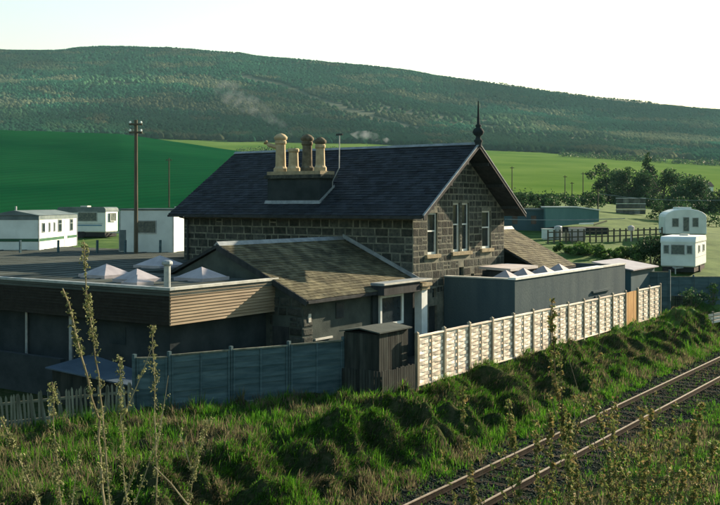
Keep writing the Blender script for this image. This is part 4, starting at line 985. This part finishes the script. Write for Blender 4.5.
# post and rail fence
prf = thing('post_and_rail_fence', 'dark post and rail fence along top of the green bank', 'fence', (*at(610, 85), 3))
pa = [at(px, Y) for px, Y in np.column_stack([np.linspace(548, 662, 20), np.linspace(84, 90, 20)])]
pst = MB().box(-.06, .06, -.06, .06, -.4, 1.15).mesh('post', M_pole); prev = None
for i, (x, y) in enumerate(pa):
    z = hz(x, y); piece('post', pst, prf, Matrix.Translation((x, y, z)) @ Matrix.Rotation(YAW, 4, 'Z'))
    if prev:
        for hh in (.5, .95): MB().bar((prev[0], prev[1], prev[2] + hh), (x, y, z + hh), .05, .10).build('rail', M_pole, prf)
    prev = (x, y, z)
x, y = at(631, 88); lobj(MB().lathe([(.05, 0), (.05, .95), (.28, .96), (.30, 1.3), (.1, 1.42)], (0, 0, 0), 10), 'marker_post', M_pink, 'small pale topped marker standing at the post and rail fence', 'post', x, y, hz(x, y), 0)
# stacked crates
crm = MB().box(-.36, .36, -.4, .4, 0, .5).box(-.40, .40, -.44, .44, .52, .62).mesh('crate', M_crate); crl = MB().box(-.38, .38, -.42, .42, .625, .68).mesh('lid', M_roofpl)
rows = ('bottom', 'middle', 'top'); cols = ('leftmost', 'second', 'third', 'fourth', 'rightmost')
for j in range(3):
    for i in range(5):
        px = 619.5 + i * 5.6; x, y = at(px, 130); z = hz(*at(631, 130)) + .72 * j
        c = thing('crate', f'dark pale topped crate, {rows[j]} row, {cols[i]} of the stack below the trees', 'crate', (x, y, z), YAW, 'crates stacked below the trees')
        loc_part(MB(), 'crate_box', M_crate, c).data = crm; loc_part(MB(), 'lid', M_roofpl, c).data = crl
# far cottage
x, y = at(706, 330); z = hz(x, y)
ct = thing('cottage', 'tiny white cottage standing on the far field at right', 'house', (x, y, z - .3), YAW + R(20))
loc_part(MB().box(-1.7, 1.7, -1.5, 1.5, 0, 2.6).prism([(-1.7, -1.5, 2.6), (-1.7, 1.5, 2.6), (-1.7, 0, 3.9)], (3.4, 0, 0)), 'wall', M_car, ct)
loc_part(MB().prism([(-1.9, -1.75, 2.5), (-1.9, 0, 4.0), (-1.9, 1.75, 2.5), (-1.9, 1.75, 2.65), (-1.9, 0, 4.15), (-1.9, -1.75, 2.65)], (3.8, 0, 0)), 'roof', M_slate, ct)
loc_part(MB().box(-.4, .4, -1.53, -1.5, 0.9, 1.8), 'window', M_glass, ct)
# far end yard: pale shed roof, board fences, wicket gate, planks
sh2 = thing('lean_to_shed', 'low shed with pale sheet roof behind far end of the extension', 'shed', (-19.2, 56, 0))
MB().hexa([(-20.9, 53.6, 3.0), (-18.5, 53.6, 2.62), (-18.5, 58.0, 2.62), (-20.9, 58.0, 3.0), (-20.9, 53.6, 3.06), (-18.5, 53.6, 2.68), (-18.5, 58.0, 2.68), (-20.9, 58.0, 3.06)]).build('roof', M_dome, sh2)
MB().hexa([(-20.8, 53.8, 0), (-18.7, 53.8, 0), (-18.7, 57.8, 0), (-20.8, 57.8, 0), (-20.8, 53.8, 2.95), (-18.7, 53.8, 2.62), (-18.7, 57.8, 2.62), (-20.8, 57.8, 2.95)]).build('wall', M_teald, sh2)
lapped_fence('yard_fence', 'tall dark board fence between the grey extension and far end of the cream fence', [(-20.0, 56.2, .2), (-18.9, 56.9, .2), (-17.75, 57.6, .2)], 2.2, 10)
lapped_fence('far_board_fence', 'shaded board fence below the nearer right hand caravan', [(-19.4, 61.9, .35), (-17.9, 62.9, .35), (-16.3, 64.0, .3), (-14.7, 65.1, .2)], 1.45, 7)
gt = thing('wicket_gate', 'little dark picket gate beyond the end of the cream fence', 'gate', (-17.9, 58.1, -.1))
for i in range(9): piece('pale', pm, gt, Matrix.Translation((-18.15 + i * .105, 57.9 + i * .07, .1)) @ Matrix.Rotation(R(34), 4, 'Z'))
MB().bar((-18.2, 57.9, .75), (-17.25, 58.5, .75), .04, .07).bar((-18.2, 57.9, .3), (-17.25, 58.5, .3), .04, .07).build('rail', M_shed, gt)
x, y = at(712, 57); pb = thing('plank_barrier', 'pale stacked plank barrier at right edge beside the far verge', 'barrier', (x, y, hz(x, y) + .1), YAW)
for i in range(3): loc_part(MB().bar((-.2, 0, .12 + i * .2), (1.9, .9, .36 + i * .2), .05, .15), 'plank', M_cream, pb)
for q in (.1, 1.4): loc_part(MB().box(q - .05, q + .05, q * .43 + .06, q * .43 + .16, -.6, .75), 'post', M_batten, pb)

# ------------------------------------------------------------------ foreground saplings
SAP = [
 ([(-5.4, 4.97, 2.07), (-5.11, 4.5, 4.25), (-5.03, 4.37, 4.84), (-4.98, 4.23, 5.16), (-4.93, 4.08, 5.52), (-4.86, 3.95, 5.73)], .014, 1, 'thick pale budding cane leaning left in the left foreground'),
 ([(-5.66, 5.18, 1.93), (-5.4, 4.79, 4.13), (-5.32, 4.66, 4.83), (-5.26, 4.52, 5.33), (-5.17, 4.4, 5.67), (-5.07, 4.29, 5.99)], .010, 1, 'tallest budding stem in the left foreground reaching above the flat roof'),
 ([(-5.25, 4.96, 2.1), (-4.92, 4.51, 4.28), (-4.83, 4.39, 4.86), (-4.73, 4.28, 5.29)], .008, 1, 'short budding stem before the store roof in the left foreground'),
 ([(-5.47, 5.41, 1.74), (-5.19, 5.05, 4.1), (-5.1, 4.94, 4.87), (-5.0, 4.82, 5.41)], .009, 1, 'straight budding stem before the left end of the grey lapped fence'),
 ([(-5.23, 4.49, 2.34), (-4.78, 3.88, 4.46), (-4.69, 3.76, 4.88), (-4.58, 3.65, 5.24)], .007, 1, 'thin budding stem before the left part of the picket fence'),
 ([(-4.65, 4.77, 2.17), (-4.56, 3.55, 4.58), (-4.54, 3.38, 4.92), (-4.47, 3.24, 5.12)], .008, 1, 'bent budding stem at the left edge of the picture'),
 ([(-6.51, 6.29, 1.13), (-5.49, 5.69, 3.89), (-5.35, 5.61, 4.28), (-5.16, 5.56, 4.63)], .007, 1, 'low budding twig below the grey lapped fence'),
 ([(-2.74, 8.68, -0.37), (-2.86, 7.07, 4.0), (-2.88, 6.88, 4.51), (-2.88, 6.69, 4.98), (-2.84, 6.54, 5.57)], .009, 2, 'tall thin budding stem crossing the cream fence in the right foreground'),
 ([(-3.08, 7.97, 0.04), (-2.93, 6.24, 4.19), (-2.91, 6.07, 4.6), (-2.87, 5.91, 4.95)], .007, 2, 'orange budded stem over the near rail in the right foreground'),
 ([(-3.72, 8.19, -0.09), (-3.52, 6.68, 3.98), (-3.5, 6.51, 4.43), (-3.45, 6.36, 4.91)], .006, 2, 'leftmost budding stem of the right foreground thicket'),
 ([(-2.65, 8.59, -0.35), (-2.6, 7.07, 4.04), (-2.59, 6.89, 4.55), (-2.61, 6.7, 4.89)], .008, 2, 'orange tipped stem leaning left in middle of the right thicket'),
 ([(-2.86, 9.02, -0.68), (-2.74, 7.58, 3.89), (-2.72, 7.4, 4.43), (-2.64, 7.28, 4.83)], .008, 2, 'upright branched sapling in middle of the right thicket'),
 ([(-3.45, 8.22, -0.11), (-2.3, 6.79, 4.16), (-2.2, 6.67, 4.51), (-2.13, 6.54, 4.86)], .007, 2, 'branched sapling over the far rail right of the thicket middle'),
 ([(-3.41, 8.21, -0.05), (-2.21, 7.33, 4.04), (-2.08, 7.24, 4.48), (-1.98, 7.12, 4.85)], .007, 2, 'sapling leaning right near the right edge of the picture'),
 ([(-4.34, 9.53, -0.91), (-1.89, 6.58, 4.28), (-1.8, 6.46, 4.48), (-1.67, 6.36, 4.77)], .006, 2, 'rightmost twig leaning out of the picture at lower right'),
 ([(-1.95, 9.97, -0.93), (-2.36, 6.02, 4.34), (-2.38, 5.82, 4.6), (-2.39, 5.63, 4.82)], .006, 2, 'low twig between the tall stem and the right thicket'),
 ([(-4.03, 9.73, -0.96), (-2.56, 8.06, 3.8), (-2.46, 7.95, 4.12), (-2.39, 7.81, 4.48)], .006, 2, 'short dark twig at lower right of the thicket'),
]
TH = random.Random(77)
for _ in range(10):
    px_, Y_ = TH.uniform(530, 735), TH.uniform(6.2, 9.0); tip = TH.uniform(408, 478)
    bx_, by_ = at(px_ + TH.uniform(-30, 30), Y_ + .4); tx_, ty_ = at(px_, Y_); zt = CZ - (tip - 205) * Y_ / 1000.0; zb = hz(bx_, by_)
    SAP.append(([(bx_, by_, zb - .05), ((bx_ + tx_) / 2, (by_ + ty_) / 2, zb + (zt - zb) * .55), (bx_ + (tx_ - bx_) * .8 + TH.uniform(-.05, .05), by_ + (ty_ - by_) * .8, zb + (zt - zb) * .82), (tx_, ty_, zt)], TH.uniform(.004, .006), 2, None))
BUD1 = [(.17, .17, .07), (.24, .23, .11), (.12, .13, .05)]; BUD2 = [(.19, .17, .06), (.23, .16, .065), (.13, .15, .045), (.10, .13, .035)]
for i, (pts, rad, kind, lab) in enumerate(SAP):
    r = random.Random(500 + i); g = np.random.default_rng(500 + i)
    t = thing('sapling', lab or 'thin budding twig in the tangled thicket at lower right', 'sapling', pts[0], 0, 'budding saplings in the foreground' if lab else 'twigs of the lower right thicket')
    P3 = [Vector(p) for p in pts]; fine = []
    for a, b in zip(P3[:-1], P3[1:]):
        k = max(2, int((b - a).length / .12))
        for q in range(k): fine.append(a.lerp(b, q / k) + Vector((r.gauss(0, .005), r.gauss(0, .005), 0)))
    fine.append(P3[-1]); n = len(fine)
    mt = M_twig if kind == 1 else M_twigd
    rad *= 1.25
    MB().tube(fine, [rad * (1 - .72 * q / (n - 1)) for q in range(n)], 6).build('stem', mt, t)
    cen = []; siz = []
    def buds(line, dens, big):
        for a, b in zip(line[:-1], line[1:]):
            k = np.random.default_rng(int(abs(a.x * 1e4))).poisson(dens * (b - a).length)
            for _ in range(k):
                c = a.lerp(b, r.random()); o_ = Vector((r.gauss(0, 1), r.gauss(0, 1), r.gauss(.3, .6))).normalized() * r.uniform(.008, .026)
                for _ in range(8): cen.append(tuple(c + o_ + Vector((r.gauss(0, .008), r.gauss(0, .008), r.gauss(0, .009))))); siz.append(r.uniform(.006, .0115) * big)
    buds(fine[n // 3:], 44 if kind == 1 else 24, 1.0 if kind == 1 else 1.6); buds(fine[-max(3, n // 4):], 36 if kind == 1 else 40, 1.15 if kind == 1 else 1.9)
    nbr = r.randint(1, 3) if kind == 1 else (r.randint(10, 15) if lab else r.randint(4, 6))
    for q in range(nbr):
        s0 = fine[r.randint(int(n * .35), int(n * .85))]; a = r.uniform(0, 6.28); ll = r.uniform(.25, .7) if kind == 1 else r.uniform(.3, 1.0)
        lean_ = Vector((math.cos(a) * .5, math.sin(a) * .5, 1.0)).normalized()
        ln = [s0 + lean_ * ll * z_ + Vector((0, 0, .08 * z_ * z_)) for z_ in (0, .25, .5, .75, 1)]
        MB().tube(ln, [rad * .45, rad * .4, rad * .34, rad * .27, rad * .2], 5).build('twig', mt, t)
        buds(ln, 24 if kind == 1 else 16, .9 if kind == 1 else 1.55)
    v, q = leafquads(np.array(cen), np.array(siz), g); tn_ = np.asarray(BUD1 if kind == 1 else BUD2)[g.integers(0, 3 if kind == 1 else 4, len(cen))] * g.uniform(.7, 1.3, len(cen))[:, None]
    o = bpy.data.objects.new('buds', np_mesh('buds', v, q, M_leaf, np.repeat(tn_, 4, 0))); link(o, t); o['kind'] = 'stuff'
# broken pale canes
for i, (a, b, lab) in enumerate((((-4.95, 3.35, 4.62), (-4.85, 3.75, 4.0), 'short broken pale cane at lower left corner'), ((-5.13, 4.96, 4.40), (-5.02, 5.16, 4.12), 'broken pale cane leaning right of the thick cane'))):
    a = Vector(a); b = Vector(b); d = b - a
    o = MB().tube([a, a + d * .5 + Vector((.01, 0, .01)), b, b + d * 2.2], [.005, .006, .007, .008], 6).build('broken_cane', M_twig); tag(o, lab, 'cane')

# ------------------------------------------------------------------ haze
HZ = MB().box(-2900, 2900, -60, 3100, -3, 340)
hm = bpy.data.materials.new('haze_air'); hm.use_nodes = True; n = hm.node_tree.nodes; l = hm.node_tree.links; n.remove(n['Principled BSDF'])
pv = n.new('ShaderNodeVolumePrincipled'); pv.inputs['Color'].default_value = (.42, .84, .95, 1); pv.inputs['Density'].default_value = .00005; pv.inputs['Anisotropy'].default_value = 0.0
l.new(pv.outputs[0], n['Material Output'].inputs['Volume'])
hzo = HZ.build('haze', hm); hzo['kind'] = 'stuff'; tag(hzo, 'pale blue evening haze filling the valley', 'haze')

def smoke(label, pts, dens):
    """pts: (x,y,z,radius) spine of a drifting plume"""
    mb = MB(); mb.tube([p[:3] for p in pts], [p[3] for p in pts], 12)
    m = bpy.data.materials.new('smoke_air'); m.use_nodes = True; n = m.node_tree.nodes; l = m.node_tree.links; n.remove(n['Principled BSDF'])
    pv = n.new('ShaderNodeVolumePrincipled'); pv.inputs['Color'].default_value = (.82, .92, 1, 1)
    g = n.new('ShaderNodeNewGeometry'); nz = n.new('ShaderNodeTexNoise'); nz.inputs['Scale'].default_value = .16; nz.inputs['Detail'].default_value = 4
    l.new(g.outputs['Position'], nz.inputs['Vector'])
    mr = n.new('ShaderNodeMapRange'); mr.inputs[1].default_value = .45; mr.inputs[2].default_value = .75; mr.inputs[3].default_value = 0; mr.inputs[4].default_value = dens
    l.new(nz.outputs['Fac'], mr.inputs[0]); l.new(mr.outputs[0], pv.inputs['Density']); l.new(pv.outputs[0], n['Material Output'].inputs['Volume'])
    o = mb.build('smoke_plume', m, smooth=True); o['kind'] = 'stuff'; tag(o, label, 'smoke')
def plume(path, D):
    return [(*at(px, D), CZ + (205 - py) * D / 1000, rr) for px, py, rr in path]
smoke('thin white smoke drifting left above the pale field behind the ridge', plume([(396, 146, .3), (393, 143, 1.0), (386, 140, 1.8), (376, 137.5, 3.0), (366, 136, 3.6), (357, 135, 2.6), (350, 134, .3)], 640), .075)
smoke('faint bluish smoke hanging over the wooded slope above the house', plume([(294, 138, .3), (288, 130, 3), (270, 116, 6), (246, 102, 9), (228, 92, 10), (218, 86, 7), (213, 82, .5)], 800), .010)
